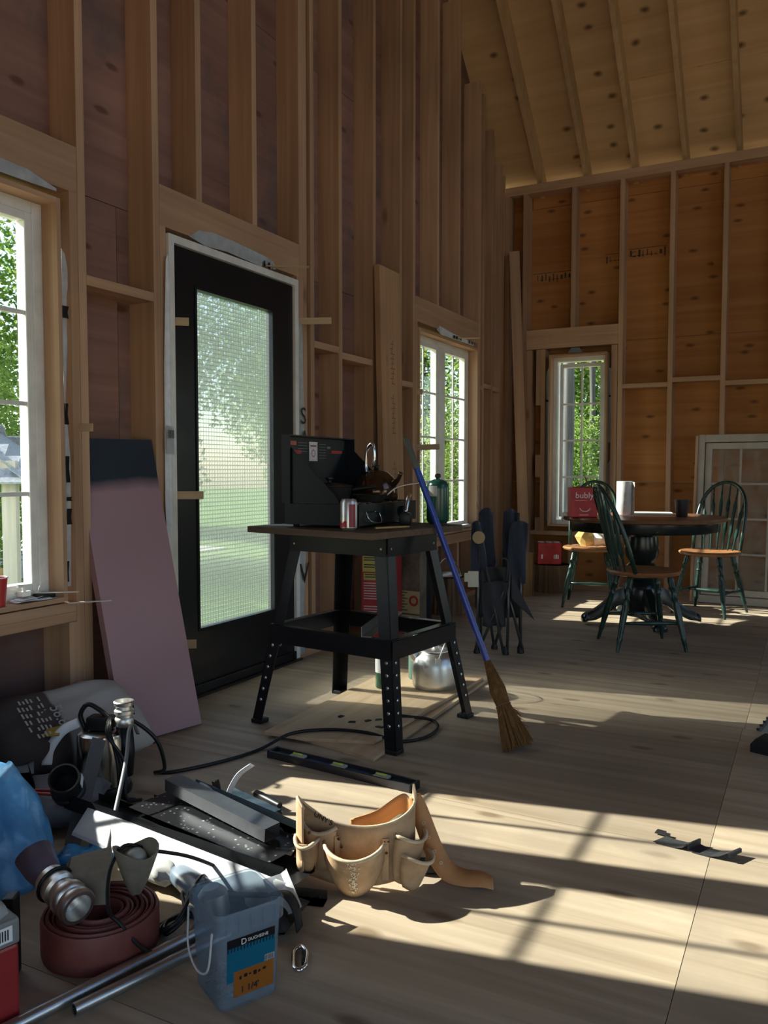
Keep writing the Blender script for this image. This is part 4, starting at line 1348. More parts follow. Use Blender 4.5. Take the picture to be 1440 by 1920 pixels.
MB().tube([(0.02, 0.24, 0.30), (0, 0, 0)], 0.002).bm.free()
wm = MB().tube([(-0.0045, 0.215, 0.335), (-0.0045, 0.262, 0.335)], 0.003)
wm.lathe([(0.013, 0), (0.016, 0), (0.016, 0.0008), (0.013, 0.0008), (0.013, 0)], 14, M=Matrix.Translation((-0.0046, 0.24, 0.303)) @ Matrix.Rotation(R(90), 4, 'Y'), cap=False)
wm.build('warning_mark', M_LRED, lidp)
mb = MB()
for k in range(9):
    mb.tube([(0.03, 0.03 + 0.0625 * k, 0.097), (0.32, 0.03 + 0.0625 * k, 0.097)], 0.0022, 6)
mb.tube([(0.03, 0.02, 0.093), (0.03, 0.54, 0.093)], 0.0025, 6); mb.tube([(0.32, 0.02, 0.093), (0.32, 0.54, 0.093)], 0.0025, 6)
mb.build('grate', M_STEEL, sv)
MB().tube(bez([(0.343, 0.05, 0.07), (0.36, 0.06, 0.03), (0.36, 0.16, 0.02), (0.343, 0.17, 0.06), (0.36, 0.10, 0.065)], 5), 0.0022, 6).build('wire_catch', M_CHROME, sv, smooth=True)
MB().lathe([(0.02, 0), (0.022, 0.004), (0.02, 0.018), (0, 0.019)], 14, M=Matrix.Translation((0.34, 0.40, 0.055)) @ Matrix.Rotation(R(90), 4, 'Y')).build('knob', M_BLACK, sv, smooth=40)
GZ = TOPZ + 0.101
# saucepan, kettle, frying pan
pn = empty('saucepan', (0.74, 2.92, GZ), (0, 0, R(40)), 'dark lidded saucepan standing on the camp stove', 'saucepan')
M_POT = plain('dark_enamel', (0.03, 0.028, 0.026), 0.25, spec=0.6)
MB().lathe([(0, 0), (0.078, 0), (0.086, 0.008), (0.092, 0.06), (0.094, 0.062), (0.090, 0.062), (0.083, 0.012), (0, 0.006)], 28, cap=False).build('pan_body', M_POT, pn, smooth=40)
MB().lathe([(0, 0.078), (0.05, 0.074), (0.096, 0.0635), (0.097, 0.0665), (0.05, 0.078), (0, 0.082)], 28, cap=False).build('lid', M_POT, pn, smooth=40)
MB().lathe([(0.008, 0.082), (0.008, 0.088), (0.018, 0.094), (0.018, 0.10), (0, 0.102)], 14, cap=False).build('knob', M_BLACK, pn, smooth=40)
MB().tube(bez([(0.092, 0, 0.05), (0.13, 0, 0.055), (0.2, 0, 0.062)], 5), 0.007, 8).build('handle', M_BLACK, pn, smooth=True)
kt = empty('stove_kettle', (0.80, 3.22, GZ), (0, 0, R(-10)), 'shiny brown kettle with upright chrome handle on the camp stove', 'kettle')
M_KET = plain('bronze_enamel', (0.11, 0.06, 0.04), 0.14, metal=0.7)
MB().lathe([(0, 0), (0.088, 0), (0.096, 0.008), (0.094, 0.05), (0.078, 0.095), (0.05, 0.122), (0.03, 0.13), (0, 0.133)], 32, cap=False).build('kettle_body', M_KET, kt, smooth=50)
MB().lathe([(0, 0.132), (0.012, 0.134), (0.010, 0.142), (0.016, 0.150), (0, 0.156)], 14, cap=False).build('lid_knob', M_BLACK, kt, smooth=True)
MB().tube(bez([(-0.055, 0, 0.115), (-0.06, 0, 0.16), (-0.052, 0, 0.22), (-0.03, 0, 0.245), (-0.016, 0, 0.235), (-0.012, 0, 0.18), (-0.02, 0, 0.145)], 6), 0.0075, 8).build('handle', M_CHROME, kt, smooth=True)
MB().tube(bez([(0.07, 0, 0.06), (0.11, 0, 0.085), (0.135, 0, 0.12)], 5), [0.018, 0.017, 0.016, 0.015, 0.014, 0.013, 0.012, 0.011, 0.010, 0.010, 0.010], 10).build('spout', M_KET, kt, smooth=True)
fp = empty('frying_pan', (0.865, 3.03, GZ), (0, 0, R(25)), 'black frying pan with silver handle on the camp stove', 'frying pan')
MB().lathe([(0, 0), (0.055, 0), (0.078, 0.03), (0.081, 0.03), (0.058, -0.0), (0.055, 0.004), (0, 0.004)], 28, cap=False).build('pan_body', M_POT, fp, smooth=40)
MB().tube(bez([(0.075, 0, 0.026), (0.11, 0.0, 0.055), (0.15, 0, 0.068), (0.21, 0, 0.078)], 5), 1, flat=(0.009, 0.003)).build('handle', M_ALU, fp, smooth=True)
# can, sheet of paper, pencil on the stand top
cn = empty('drink_can', (0.928, 2.752, TOPZ), label='silver and red drink can at the edge of the saw stand top', cat='can')
CANP = [(0, 0.004), (0.022, 0.0), (0.026, 0.003), (0.033, 0.012), (0.033, 0.108), (0.028, 0.119), (0.0265, 0.121), (0.0255, 0.119), (0.024, 0.117), (0, 0.117)]
MB().lathe(CANP, 28, cap=False).build('can_body', plain('can_silver', (0.62, 0.60, 0.58), 0.3, metal=0.8), cn, smooth=35)
MB().grid(lambda u, v: (0.0334 * math.cos(R(-150 + 75 * u)), 0.0334 * math.sin(R(-150 + 75 * u)), 0.014 + 0.026 * v * (0.8 + 0.2 * math.sin(9 * u))), 14, 3).build('label_print', plain('can_red', (0.45, 0.02, 0.04), 0.35), cn)
MB().grid(lambda u, v: (0.0334 * math.cos(R(-60 + 50 * u)), 0.0334 * math.sin(R(-60 + 50 * u)), 0.014 + 0.088 * v), 10, 3).build('label_print', plain('can_maroon', (0.28, 0.03, 0.05), 0.35), cn)
o = MB().grid(lambda u, v: (0.12 * (u - 0.5), 0.10 * (v - 0.5), 0.0012 + 0.001 * math.sin(4 * u)), 6, 4, thick=0.0008).build('paper_sheet', plain('paper', (0.55, 0.57, 0.58), 0.8), None, (0.53, 2.88, TOPZ), (0, 0, R(15)))
tag(o, 'sheet of paper at the corner of the saw stand top', 'paper')
pc = empty('pencil', (0.985, 2.86, TOPZ + 0.0045), (0, 0, R(62)), 'yellow carpenter pencil on the edge of the saw stand top', 'pencil')
MB().box(0, 0.15, -0.006, 0.006, -0.0035, 0.0035, bev=0.001).build('shaft', plain('pencil_yellow', (0.55, 0.33, 0.08), 0.5), pc)
MB().prism([(0.15, -0.0055), (0.168, -0.001), (0.168, 0.001), (0.15, 0.0055)], 'z', -0.003, 0.003).build('tip', PX, pc)
bb = empty('gas_regulator', (1.0, 3.10, TOPZ + 0.0005), (0, 0, R(20)), 'black stove regulator with chrome tube beside the camp stove', 'regulator')
MB().box(-0.025, 0.025, -0.030, 0.030, 0.0, 0.055, bev=0.012).build('regulator_body', M_BLACK, bb, smooth=40)
MB().tube(bez([(0.0, 0, 0.053), (0.005, 0.01, 0.085), (0.01, 0.03, 0.115), (0.015, 0.055, 0.13)], 4), 0.009, 10).build('tube', M_CHROME, bb, smooth=True)

# propane cylinder and bits on the sill of the second window
pp = empty('gas_cylinder', (1.075, 3.265, TOPZ), label='green gas cylinder standing at the back corner of the saw stand top', cat='gas cylinder')
M_GAS = plain('gas_green', (0.012, 0.075, 0.055), 0.25, spec=0.6)
MB().lathe([(0, 0.003), (0.036, 0.003), (0.045, 0.010), (0.048, 0.022), (0.048, 0.150), (0.046, 0.168), (0.036, 0.184), (0.018, 0.192), (0, 0.193)], 32, cap=False).build('cylinder', M_GAS, pp, smooth=50)
MB().lathe([(0.036, 0.0), (0.040, 0.0), (0.040, 0.014), (0.036, 0.014)], 24, cap=False).build('foot_ring', M_BLACK, pp, smooth=40)
MB().lathe([(0.008, 0.192), (0.008, 0.199), (0.0125, 0.200), (0.013, 0.212), (0.008, 0.216), (0, 0.217)], 16, cap=False).build('valve', M_BLACK, pp, smooth=40)
MB().grid(lambda u, v: (0.0485 * math.cos(R(-120 + 50 * u)), 0.0485 * math.sin(R(-120 + 50 * u)), 0.12 + 0.045 * v), 10, 3).build('label_print', plain('gas_label', (0.5, 0.5, 0.46), 0.5), pp)
# bits on the sill of the second window
def paperbit(name, x, y, z, w, h, rz, mat, label, cat='paper', curl=0.004):
    o = MB().grid(lambda u, v: (w * (u - 0.5), h * (v - 0.5), 0.001 + curl * (abs(u - 0.5) * 2) ** 2 + 0.3 * curl * math.sin(7 * v)), 8, 8, thick=0.0007).build(name, mat, None, (x, y, z), (0, 0, rz), smooth=True)
    return tag(o, label, cat)
M_PAPER = plain('white_paper', (0.78, 0.79, 0.80), 0.7)
paperbit('paper_sheet', -0.03, 6.05, 0.5695, 0.07, 0.22, R(5), M_PAPER, 'white paper lying on the sill of the second window')
o = crumple(0.035, 9, 0.9, 2.6, 0.5).build('rag', plain('grey_rag', (0.45, 0.43, 0.40), 0.9), None, (-0.022, 6.33, 0.5685), smooth=True)
tag(o, 'crumpled pale rag on the sill of the second window', 'rag')
# black bag hung below that sill
bg_ = empty('cloth_bag', (0.06, 5.12, 0.02), label='dark cloth bag slumped against the wall below the second window', cat='bag')
def bagf(u, v):
    a = 2 * math.pi * u
    r = 0.10 * (0.75 + 0.35 * math.sin(math.pi * (0.15 + 0.8 * v))) * (1 + 0.10 * math.sin(5 * a + 6 * v))
    return (0.075 + r * 0.62 * math.cos(a), r * 1.35 * math.sin(a), 0.46 * v)
MB().grid(bagf, 24, 12, wrap_u=True).build('sack', plain('black_cloth', (0.014, 0.015, 0.02), 0.9, bump=0.5, nscale=14), bg_, smooth=True)
MB().tube(bez([(0.07, -0.09, 0.45), (0.09, -0.06, 0.54), (0.09, 0.04, 0.54), (0.07, 0.08, 0.45)], 6), 0.006, 6).build('drawstring', plain('black_cloth', (0.014, 0.015, 0.02), 0.9), bg_, smooth=True)

# boxes beside the door
rb = empty('appliance_box', (0.20, 4.42, 0), (0, 0, R(12)), 'tall red appliance carton with yellow text panels behind the saw stand', 'carton')
MB().box(-0.10, 0.10, -0.10, 0.10, 0, 0.60, bev=0.003).build('carton', plain('red_box_print', (0.38, 0.03, 0.04), 0.5), rb)
M_YEL = plain('yellow_panel', (0.50, 0.44, 0.13), 0.55)
M_WTX = plain('white_text', (0.62, 0.55, 0.52), 0.6)
for z0, z1, x0, x1 in ((0.44, 0.575, -0.092, 0.005), (0.39, 0.432, -0.085, 0.01)):
    MB().box(x0, x1, -0.1012, -0.1003, z0, z1).build('text_panel', M_YEL, rb)
    for k in range(int((z1 - z0) / 0.014)):
        if k % 3 != 2:
            MB().box(x0 + 0.008, x1 - 0.01 - 0.012 * (k % 2), -0.1016, -0.1012, z1 - 0.012 - 0.014 * k, z1 - 0.006 - 0.014 * k).build('text_line', M_INK, rb)
for k in range(18):
    z = 0.375 - 0.0155 * k
    if k in (7, 8, 14):
        continue
    MB().box(-0.085, 0.055 - 0.03 * ((k * 7) % 3), -0.1012, -0.1003, z - 0.006, z).build('text_line', M_WTX, rb)
ob = empty('product_box', (0.16, 4.745, 0), (0, 0, R(-6)), 'grey and cream printed product carton standing next to the red one', 'carton')
ob.location = (0.28, 4.62, 0)
MB().box(-0.11, 0.11, -0.04, 0.04, 0, 0.56, bev=0.003).build('carton', plain('grey_photo_print', (0.16, 0.14, 0.12), 0.5, noise=0.6, nscale=7), ob)
MB().box(-0.108, 0.108, -0.0412, -0.0403, 0.16, 0.30).build('text_panel', plain('cream_panel', (0.55, 0.48, 0.28), 0.55), ob)
MB().box(-0.108, 0.108, -0.0412, -0.0403, 0.01, 0.15).build('text_panel', plain('cream_panel', (0.55, 0.48, 0.28), 0.55), ob)
for k in range(7):
    MB().box(-0.095, 0.02 - 0.02 * (k % 2), -0.0416, -0.0412, 0.285 - 0.018 * k, 0.290 - 0.018 * k).build('text_line', M_INK, ob)
    MB().box(-0.095, 0.00 - 0.02 * (k % 3), -0.0416, -0.0412, 0.135 - 0.018 * k, 0.140 - 0.018 * k).build('text_line', M_INK, ob)
for z, r_ in ((0.24, 0.034), (0.09, 0.028)):
    MB().lathe([(r_ * 0.55, 0), (r_, 0), (r_, 0.0008), (r_ * 0.55, 0.0008), (r_ * 0.55, 0)], 20, M=Matrix.Translation((0.065, -0.0413, z)) @ Matrix.Rotation(R(90), 4, 'X'), cap=False).build('emblem', plain('emblem_red', (0.45, 0.06, 0.04), 0.5), ob)

# plywood offcuts under the stand, chips, bottles, kettle
M_SCRAP = wood('scrap_plywood', (0.60, 0.46, 0.30), (0.48, 0.34, 0.20), 'Y', knots=0.3, vary=0.08)
o = MB().prism([(0.72, 2.66), (1.13, 2.575), (1.10, 3.87), (0.66, 3.87)], 'z', 0.0005, 0.0125).build('plywood_offcut', M_SCRAP)
tag(o, 'lower plywood offcut on the floor under the saw stand', 'plywood')
o = MB().prism([(0.625, 2.615), (0.80, 2.62), (1.06, 2.71), (1.085, 3.80), (0.60, 3.78)], 'z', 0.0128, 0.0252).build('plywood_offcut', M_SCRAP)
tag(o, 'upper plywood offcut carrying the bottles and kettle under the saw stand', 'plywood')
for i, (x, y, a) in enumerate(((0.86, 2.86, 20), (0.92, 2.90, 60), (0.985, 2.86, -10), (0.80, 2.90, 80), (0.945, 2.935, 35))):
    o = MB().prism([(0, 0), (0.030, 0.003), (0.028, 0.022), (0.004, 0.017)], 'z', 0, 0.003).build('plastic_chip', M_BLACK, None, (x, y, 0.0253), (0, 0, R(a)))
    tag(o, 'small black chip on the plywood offcut under the saw stand', 'chip', 'black chips on the offcut')
def bottle(x, y, r, h, label, mat, lab_):
    t = empty('bottle', (x, y, 0.0256), (0, 0, 0), label, 'bottle')
    MB().lathe([(0, 0), (r * 0.9, 0), (r, 0.006), (r, h * 0.72), (r * 0.8, h * 0.80), (r * 0.42, h * 0.88), (r * 0.38, h * 0.96), (r * 0.42, h), (0, h)], 24, cap=False).build('bottle_body', mat, t, smooth=40)
    MB().lathe([(r * 0.40, h * 0.94), (r * 0.46, h * 0.945), (r * 0.46, h * 1.01), (0, h * 1.015)], 14, cap=False).build('cap', M_BLACK, t, smooth=40)
    if lab_:
        MB().grid(lambda u, v: ((r + 0.0008) * math.cos(R(-165 + 110 * u)), (r + 0.0008) * math.sin(R(-165 + 110 * u)), h * 0.30 + h * 0.32 * v), 12, 2).build('label_print', plain('bottle_label', (0.75, 0.75, 0.72), 0.6), t)
    return t
M_BGLASS = plain('green_bottle', (0.03, 0.10, 0.06), 0.1, spec=0.7)
bottle(0.735, 3.41, 0.037, 0.25, 'dark green bottle with white label under the saw stand', M_BGLASS, True)
bottle(0.80, 3.63, 0.036, 0.24, 'pale green bottle beside the aluminium kettle', plain('pale_green_bottle', (0.16, 0.30, 0.24), 0.15, spec=0.7), False)
ak = empty('aluminium_kettle', (0.945, 3.54, 0.0256), (0, 0, R(30)), 'dented aluminium kettle with wire bail on the plywood under the saw stand', 'kettle')
MB().lathe([(0, 0), (0.098, 0), (0.108, 0.008), (0.110, 0.03), (0.109, 0.10), (0.100, 0.14), (0.080, 0.162), (0.066, 0.168), (0.064, 0.172)], 36, cap=False).build('kettle_body', M_ALU, ak, smooth=50)
MB().lathe([(0.068, 0.172), (0.067, 0.176), (0.04, 0.184), (0.012, 0.186), (0.012, 0.194), (0.022, 0.198), (0.02, 0.206), (0, 0.208)], 28, cap=False).build('lid', M_ALU, ak, smooth=50)
MB().tube(bez([(-0.085, 0, 0.13), (-0.115, 0, 0.165), (-0.13, 0, 0.19)], 5), [0.026, 0.025, 0.024, 0.022, 0.021, 0.02, 0.019, 0.018, 0.018, 0.018, 0.018], 12).build('spout', M_ALU, ak, smooth=True)
MB().tube(bez([(0.0, 0.100, 0.14), (0.03, 0.09, 0.21), (0.055, 0.03, 0.245), (0.055, -0.03, 0.245), (0.03, -0.09, 0.21), (0.0, -0.100, 0.14)], 6), 0.0035, 6).build('bail_handle', M_STEEL, ak, smooth=True)
for s in (-1, 1):
    MB().box(-0.012, 0.012, -0.004, 0.004, 0.128, 0.155, bev=0.002).build('bail_ear', M_ALU, ak, (0, s * 0.103, 0))

# broom leaning on the stand
bro = empty('broom', (1.57, 2.90, 0), label='straw broom with blue handle leaning on the saw stand', cat='broom')
hb, ht = Vector((1.372, 3.085, 0.285)), Vector((1.032, 3.036, 1.178))
rel = lambda p: Vector(p) - Vector((1.57, 2.90, 0))
d_ = (ht - hb).normalized()
MB().tube([rel(hb - d_ * 0.03), rel(hb.lerp(ht, 0.86))], 0.0125, 12).build('handle', plain('blue_handle', (0.02, 0.05, 0.33), 0.25, spec=0.6), bro, smooth=40)
MB().tube([rel(hb.lerp(ht, 0.8605)), rel(hb.lerp(ht, 0.99)), rel(ht)], [0.0135, 0.0135, 0.010], 12).build('grip', plain('grey_grip', (0.10, 0.10, 0.09), 0.6), bro, smooth=40)
M_STRAW = wood('straw', (0.34, 0.19, 0.07), (0.17, 0.085, 0.03), 'Z', knots=0, gscale=2.0, rough=0.9)
rg = random.Random(8)
foot = Vector((1.555, 2.935, 0.006))
mb = MB()
side = Vector((0.42, 0.85, 0)).normalized()
oth = side.cross((hb - foot).normalized()).normalized()
for i in range(420):
    a, q = rg.uniform(0, 6.28), math.sqrt(rg.random())
    u, w = q * math.cos(a), q * math.sin(a)
    p0 = hb + side * u * 0.012 + oth * w * 0.012
    p1 = hb.lerp(foot, 0.34) + side * u * 0.034 + oth * w * 0.026
    p2 = hb.lerp(foot, 0.52) + side * u * 0.030 + oth * w * 0.020
    k = rg.uniform(0.95, 1.0)
    p3 = hb.lerp(foot, k) + side * u * 0.075 + oth * w * 0.045
    p3.z = max(0.002, p3.z)
    mb.tube([rel(p) for p in (p0, p1, p2, p3)], [0.0022, 0.0026, 0.0024, 0.0012], 3)
for i in range(90):
    t_ = rg.uniform(0.5, 0.75)
    s_ = rg.uniform(0.3, 1)
    p0 = hb.lerp(foot, t_) + side * 0.02 * s_
    p1 = p0 + side * rg.uniform(0.03, 0.055) + (foot - hb) * rg.uniform(0.10, 0.2) + oth * rg.uniform(-0.02, 0.02)
    p1.z = max(0.004, p1.z)
    mb.tube([rel(p0), rel(p1)], [0.0014, 0.0008], 3)
tag(mb.build('bristles', M_STRAW, bro), kind='stuff')
mb = MB()
for t_, r_ in ((0.10, 0.020), (0.52, 0.033)):
    c_ = hb.lerp(foot, t_)
    mb.tube([rel(c_ + (side * math.cos(6.2832 * k / 16) + oth * math.sin(6.2832 * k / 16) * 0.75) * r_) for k in range(17)], 0.0022, 5)
mb.build('binding', plain('red_twine', (0.25, 0.10, 0.06), 0.8), bro)

# ------------------------------------------------------------------ foreground: leaning board, pump, metal, hose, belt, bucket
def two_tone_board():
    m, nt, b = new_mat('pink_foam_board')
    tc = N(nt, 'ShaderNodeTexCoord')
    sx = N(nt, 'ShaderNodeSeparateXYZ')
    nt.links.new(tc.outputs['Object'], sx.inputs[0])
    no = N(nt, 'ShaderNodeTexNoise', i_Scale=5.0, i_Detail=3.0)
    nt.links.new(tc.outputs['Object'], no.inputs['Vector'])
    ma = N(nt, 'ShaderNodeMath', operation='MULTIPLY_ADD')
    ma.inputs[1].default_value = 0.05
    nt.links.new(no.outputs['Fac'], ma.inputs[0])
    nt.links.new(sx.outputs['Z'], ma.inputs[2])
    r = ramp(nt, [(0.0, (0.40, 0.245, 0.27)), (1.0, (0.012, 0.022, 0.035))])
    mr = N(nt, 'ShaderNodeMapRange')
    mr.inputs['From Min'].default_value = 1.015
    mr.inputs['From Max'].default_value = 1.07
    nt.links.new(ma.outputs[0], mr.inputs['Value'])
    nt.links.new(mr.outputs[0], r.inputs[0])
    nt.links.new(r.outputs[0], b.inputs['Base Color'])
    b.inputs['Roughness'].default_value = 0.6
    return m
pb0, pt0 = Vector((0.245, 2.455, 0.003)), Vector((-0.075, 2.528, 1.17))
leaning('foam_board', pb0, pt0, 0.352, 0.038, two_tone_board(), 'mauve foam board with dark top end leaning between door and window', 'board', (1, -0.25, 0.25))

# bag of mix on the floor under the first window
cb = empty('cement_bag', (0.24, 1.97, 0.0), (0, 0, R(-58)), 'grey paper bag of mix with black print lying below the first window', 'bag')
def pillow(lx, ly, h, n=18, seed=1):
    rg = random.Random(seed)
    mb = MB()
    def fn(s):
        def f(u, v):
            x, y = (u - 0.5) * lx, (v - 0.5) * ly
            e = max(0, 1 - (2 * abs(u - 0.5)) ** 5) * max(0, 1 - (2 * abs(v - 0.5)) ** 4)
            wob = 0.008 * math.sin(13 * u + 4 * v + seed) + 0.006 * math.sin(21 * v - 7 * u)
            z = h / 2 + s * (h / 2) * e ** 0.6 + wob * e * (s > 0)
            return (x * (1 - 0.03 * (1 - e)), y, max(0.001, z))
        return f
    mb.grid(fn(1), n, n)
    mb.grid(fn(-1), n, n)
    bmesh.ops.remove_doubles(mb.bm, verts=mb.bm.verts, dist=0.002)
    return mb
def bag_mat():
    m, nt, b = new_mat('printed_paper_bag')
    tc = N(nt, 'ShaderNodeTexCoord')
    sx = N(nt, 'ShaderNodeSeparateXYZ')
    nt.links.new(tc.outputs['Object'], sx.inputs[0])
    r = ramp(nt, [(0.0, (0.025, 0.02, 0.02)), (0.40, (0.06, 0.045, 0.042)), (0.42, (0.34, 0.33, 0.32)), (1.0, (0.40, 0.39, 0.37))])
    mr = N(nt, 'ShaderNodeMapRange')
    mr.inputs['From Min'].default_value = -0.28
    mr.inputs['From Max'].default_value = 0.28
    nt.links.new(sx.outputs['X'], mr.inputs['Value'])
    nt.links.new(mr.outputs[0], r.inputs[0])
    nt.links.new(r.outputs[0], b.inputs['Base Color'])
    b.inputs['Roughness'].default_value = 0.8
    return m
cb.rotation_euler = (R(30), 0, R(75))
cb.location = (0.20, 2.0, 0.085)
pillow(0.56, 0.34, 0.17).build('sack', bag_mat(), cb, smooth=True)
M_BAGTX = plain('bag_text', (0.36, 0.345, 0.33), 0.7)
lettering('print_text', '58.8', 0.055, M_BAGTX, cb, frame((0, -1, 0), (1, 0, 0.15), (-0.075, 0.02, 0.183)))
mb = MB()
for k in range(7):
    for q in range(6):
        if (k * 7 + q * 3) % 5:
            mb.box(-0.17 + 0.013 * k, -0.164 + 0.013 * k, -0.10 + 0.032 * q, -0.078 + 0.032 * q - 0.004 * (k % 3), 0.1785, 0.1795)
mb.build('print_text', M_BAGTX, cb)
lettering('print_text', 'V', 0.06, M_BAGTX, cb, frame((0, -1, 0), (1, 0, 0.05), (-0.045, -0.06, 0.182)))
lettering('print_text', 'V', 0.07, M_INK, cb, frame((1, 0, 0), (0, 1, 0), (0.17, -0.09, 0.171)))
o = pillow(0.20, 0.15, 0.07, 12, 5).build('paper_sack', plain('grey_paper', (0.36, 0.36, 0.35), 0.85, bump=0.5, nscale=9), None, (0.125, 2.215, 0.175), (R(-20), R(10), R(60)), smooth=True)
tag(o, 'crumpled grey paper sack standing by the foot of the mauve board', 'sack')
o = crumple(0.055, 21, 1, 0.8, 1.1).build('plastic_wad', plain('dark_plastic_wad', (0.02, 0.025, 0.035), 0.2), None, (0.07, 2.49, 0.0))
tag(o, 'shiny dark plastic wad behind the mauve board', 'plastic')

# sump pump
pu = empty('sump_pump', (0.475, 1.93, 0), (0, 0, R(20)), 'stainless submersible pump with hose coupling on top', 'pump')
M_STAIN = plain('stainless', (0.50, 0.49, 0.46), 0.2, metal=1.0, aniso=(6, 6, 0.6))
MB().lathe([(0, 0), (0.088, 0), (0.092, 0.012), (0.086, 0.03), (0.082, 0.032), (0, 0.032)], 28, cap=False).build('strainer_base', M_BLACK, pu, smooth=40)
MB().lathe([(0.080, 0.033), (0.080, 0.185), (0.077, 0.198), (0.068, 0.204), (0, 0.206)], 32, cap=False).build('motor_body', M_STAIN, pu, smooth=40)
MB().box(-0.045, 0.035, -0.028, 0.028, 0.2065, 0.25, bev=0.008).build('top_block', M_BLACK, pu, smooth=30)
MB().tube(bez([(-0.06, 0, 0.205), (-0.075, 0, 0.25), (-0.05, 0, 0.285), (-0.01, 0, 0.27), (0.02, 0, 0.245)], 6), 0.008, 8).build('carry_handle', M_BLACK, pu, smooth=True)
MB().tube([(0.075, 0.0, 0.06), (0.082, 0.0, 0.14), (0.075, 0, 0.22)], 0.026, 14).build('outlet_pipe', M_BLACK, pu, smooth=True)
MB().lathe([(0.026, 0.22), (0.030, 0.225), (0.030, 0.245), (0.026, 0.25), (0.0265, 0.258), (0.031, 0.262), (0.031, 0.272), (0.026, 0.276), (0.0255, 0.285), (0.031, 0.289), (0.033, 0.30), (0.030, 0.303), (0.024, 0.303), (0.022, 0.26), (0, 0.26)], 24, M=Matrix.Translation((0.075, 0, 0)), cap=False).build('coupling', M_ALU, pu, smooth=40)
for k in range(3):
    MB().tube(bez([(0.03, -0.01, 0.25), (0.06, -0.07 - 0.01 * k, 0.22), (0.09 + 0.012 * k, -0.085, 0.13), (0.10 + 0.015 * k, -0.09 - 0.012 * k, 0.03), (0.12 + 0.02 * k, -0.07, 0.008)], 6), 0.0055, 7).build('pump_cord', M_BLACK, pu, smooth=True)
# black cord from the pump to the plywood
o = MB().tube(bez([(0.50, 1.92, 0.24), (0.54, 1.98, 0.235), (0.60, 2.04, 0.16), (0.60, 2.08, 0.05), (0.52, 2.12, 0.007), (0.577, 2.161, 0.007), (0.658, 2.32, 0.007), (0.70, 2.48, 0.007), (0.745, 2.62, 0.0325), (0.85, 2.73, 0.0325), (1.00, 2.765, 0.0325), (1.12, 2.80, 0.007), (1.19, 2.89, 0.007), (1.185, 3.02, 0.007), (1.13, 3.07, 0.0195), (1.0, 3.02, 0.0325)], 8), 0.0065, 8).build('power_cord', M_BLACK, smooth=True)
tag(o, 'black power cord running from the pump to the plywood offcut', 'cord')
# thin bent strap hooked over the pump
o = MB().tube(bez([(0.60, 1.96, 0.20), (0.62, 1.92, 0.245), (0.66, 1.86, 0.245), (0.735, 1.77, 0.19), (0.83, 1.63, 0.10), (0.90, 1.52, 0.02), (0.915, 1.50, 0.006)], 6), 1, flat=(0.0055, 0.0018)).build('metal_strap', plain('grey_strap', (0.16, 0.165, 0.165), 0.5), smooth=True)
tag(o, 'thin bent grey strap arching over the pump to the floor', 'strap')

# sheet metal offcuts
def sweep(name, p0, p1, prof, mat, label, roll=0.0, cat='metal offcut', group=None):
    """open sheet profile [(side, up)] carried from p0 to p1"""
    a, b_ = Vector(p0), Vector(p1)
    d = (b_ - a).normalized()
    up = Vector((0, 0, 1))
    up = (up - d * up.dot(d)).normalized()
    sd = d.cross(up)
    if roll:
        q = Matrix.Rotation(roll, 3, d)
        up, sd = q @ up, q @ sd
    mb = MB()
    A = [mb.bm.verts.new(sd * s + up * u) for s, u in prof]
    B = [mb.bm.verts.new((b_ - a) + sd * s + up * u) for s, u in prof]
    fs = [mb.bm.faces.new((A[i], A[i + 1], B[i + 1], B[i])) for i in range(len(prof) - 1)]
    bmesh.ops.solidify(mb.bm, geom=fs, thickness=0.0012)
    o = mb.build(name, mat, None, a)
    return tag(o, label, cat, group)
M_DKMET = plain('dark_coated_steel', (0.035, 0.037, 0.042), 0.3, metal=0.4, spec=0.6)
M_BLUEST = plain('blue_grey_steel', (0.34, 0.42, 0.48), 0.28, metal=0.9)
def speckled():
    m, nt, b = new_mat('wet_speckled_steel')
    v = N(nt, 'ShaderNodeTexVoronoi', i_Scale=55.0)
    nt.links.new(objcoord(nt).outputs[0], v.inputs['Vector'])
    r = ramp(nt, [(0.10, (0.55, 0.57, 0.58)), (0.24, (0.05, 0.052, 0.058))])
    nt.links.new(v.outputs['Distance'], r.inputs[0])
    nt.links.new(r.outputs[0], b.inputs['Base Color'])
    b.inputs['Metallic'].default_value = 0.5
    b.inputs['Roughness'].default_value = 0.3
    return m
M_SPECK = speckled()
M_WHTST = plain('white_faced_steel', (0.80, 0.82, 0.85), 0.35, metal=0.0, spec=0.6)
sweep('metal_flashing', (0.725, 1.632, 0.052), (1.445, 1.548, 0.040), [(0.052, -0.008), (0.048, 0.0), (0.0, 0.050), (-0.008, 0.052)], M_WHTST, 'long flashing with white sunlit face lying across the floor pile')
sweep('metal_flashing', (0.62, 1.665, 0.060), (1.425, 1.600, 0.052), [(0.022, 0.062), (0.022, 0.018), (0.0, 0.0), (-0.10, 0.0), (-0.10, 0.02)], M_DKMET, 'long dark channel flashing with folded lip behind the white one')
sweep('metal_flashing', (0.80, 1.80, 0.082), (1.355, 1.70, 0.082), [(0.075, 0.0), (-0.06, 0.002), (-0.064, 0.012)], M_SPECK, 'wet speckled steel plate on top of the floor pile', group=None)
sweep('metal_flashing', (0.845, 1.85, 0.105), (1.285, 1.735, 0.09), [(0.03, 0.0), (0.03, 0.035), (-0.02, 0.038), (-0.02, 0.0), (0.024, -0.002)], plain('dull_galvanised', (0.30, 0.31, 0.33), 0.36, metal=0.85, nscale=18), 'narrow boxed steel channel lying on the speckled plate')
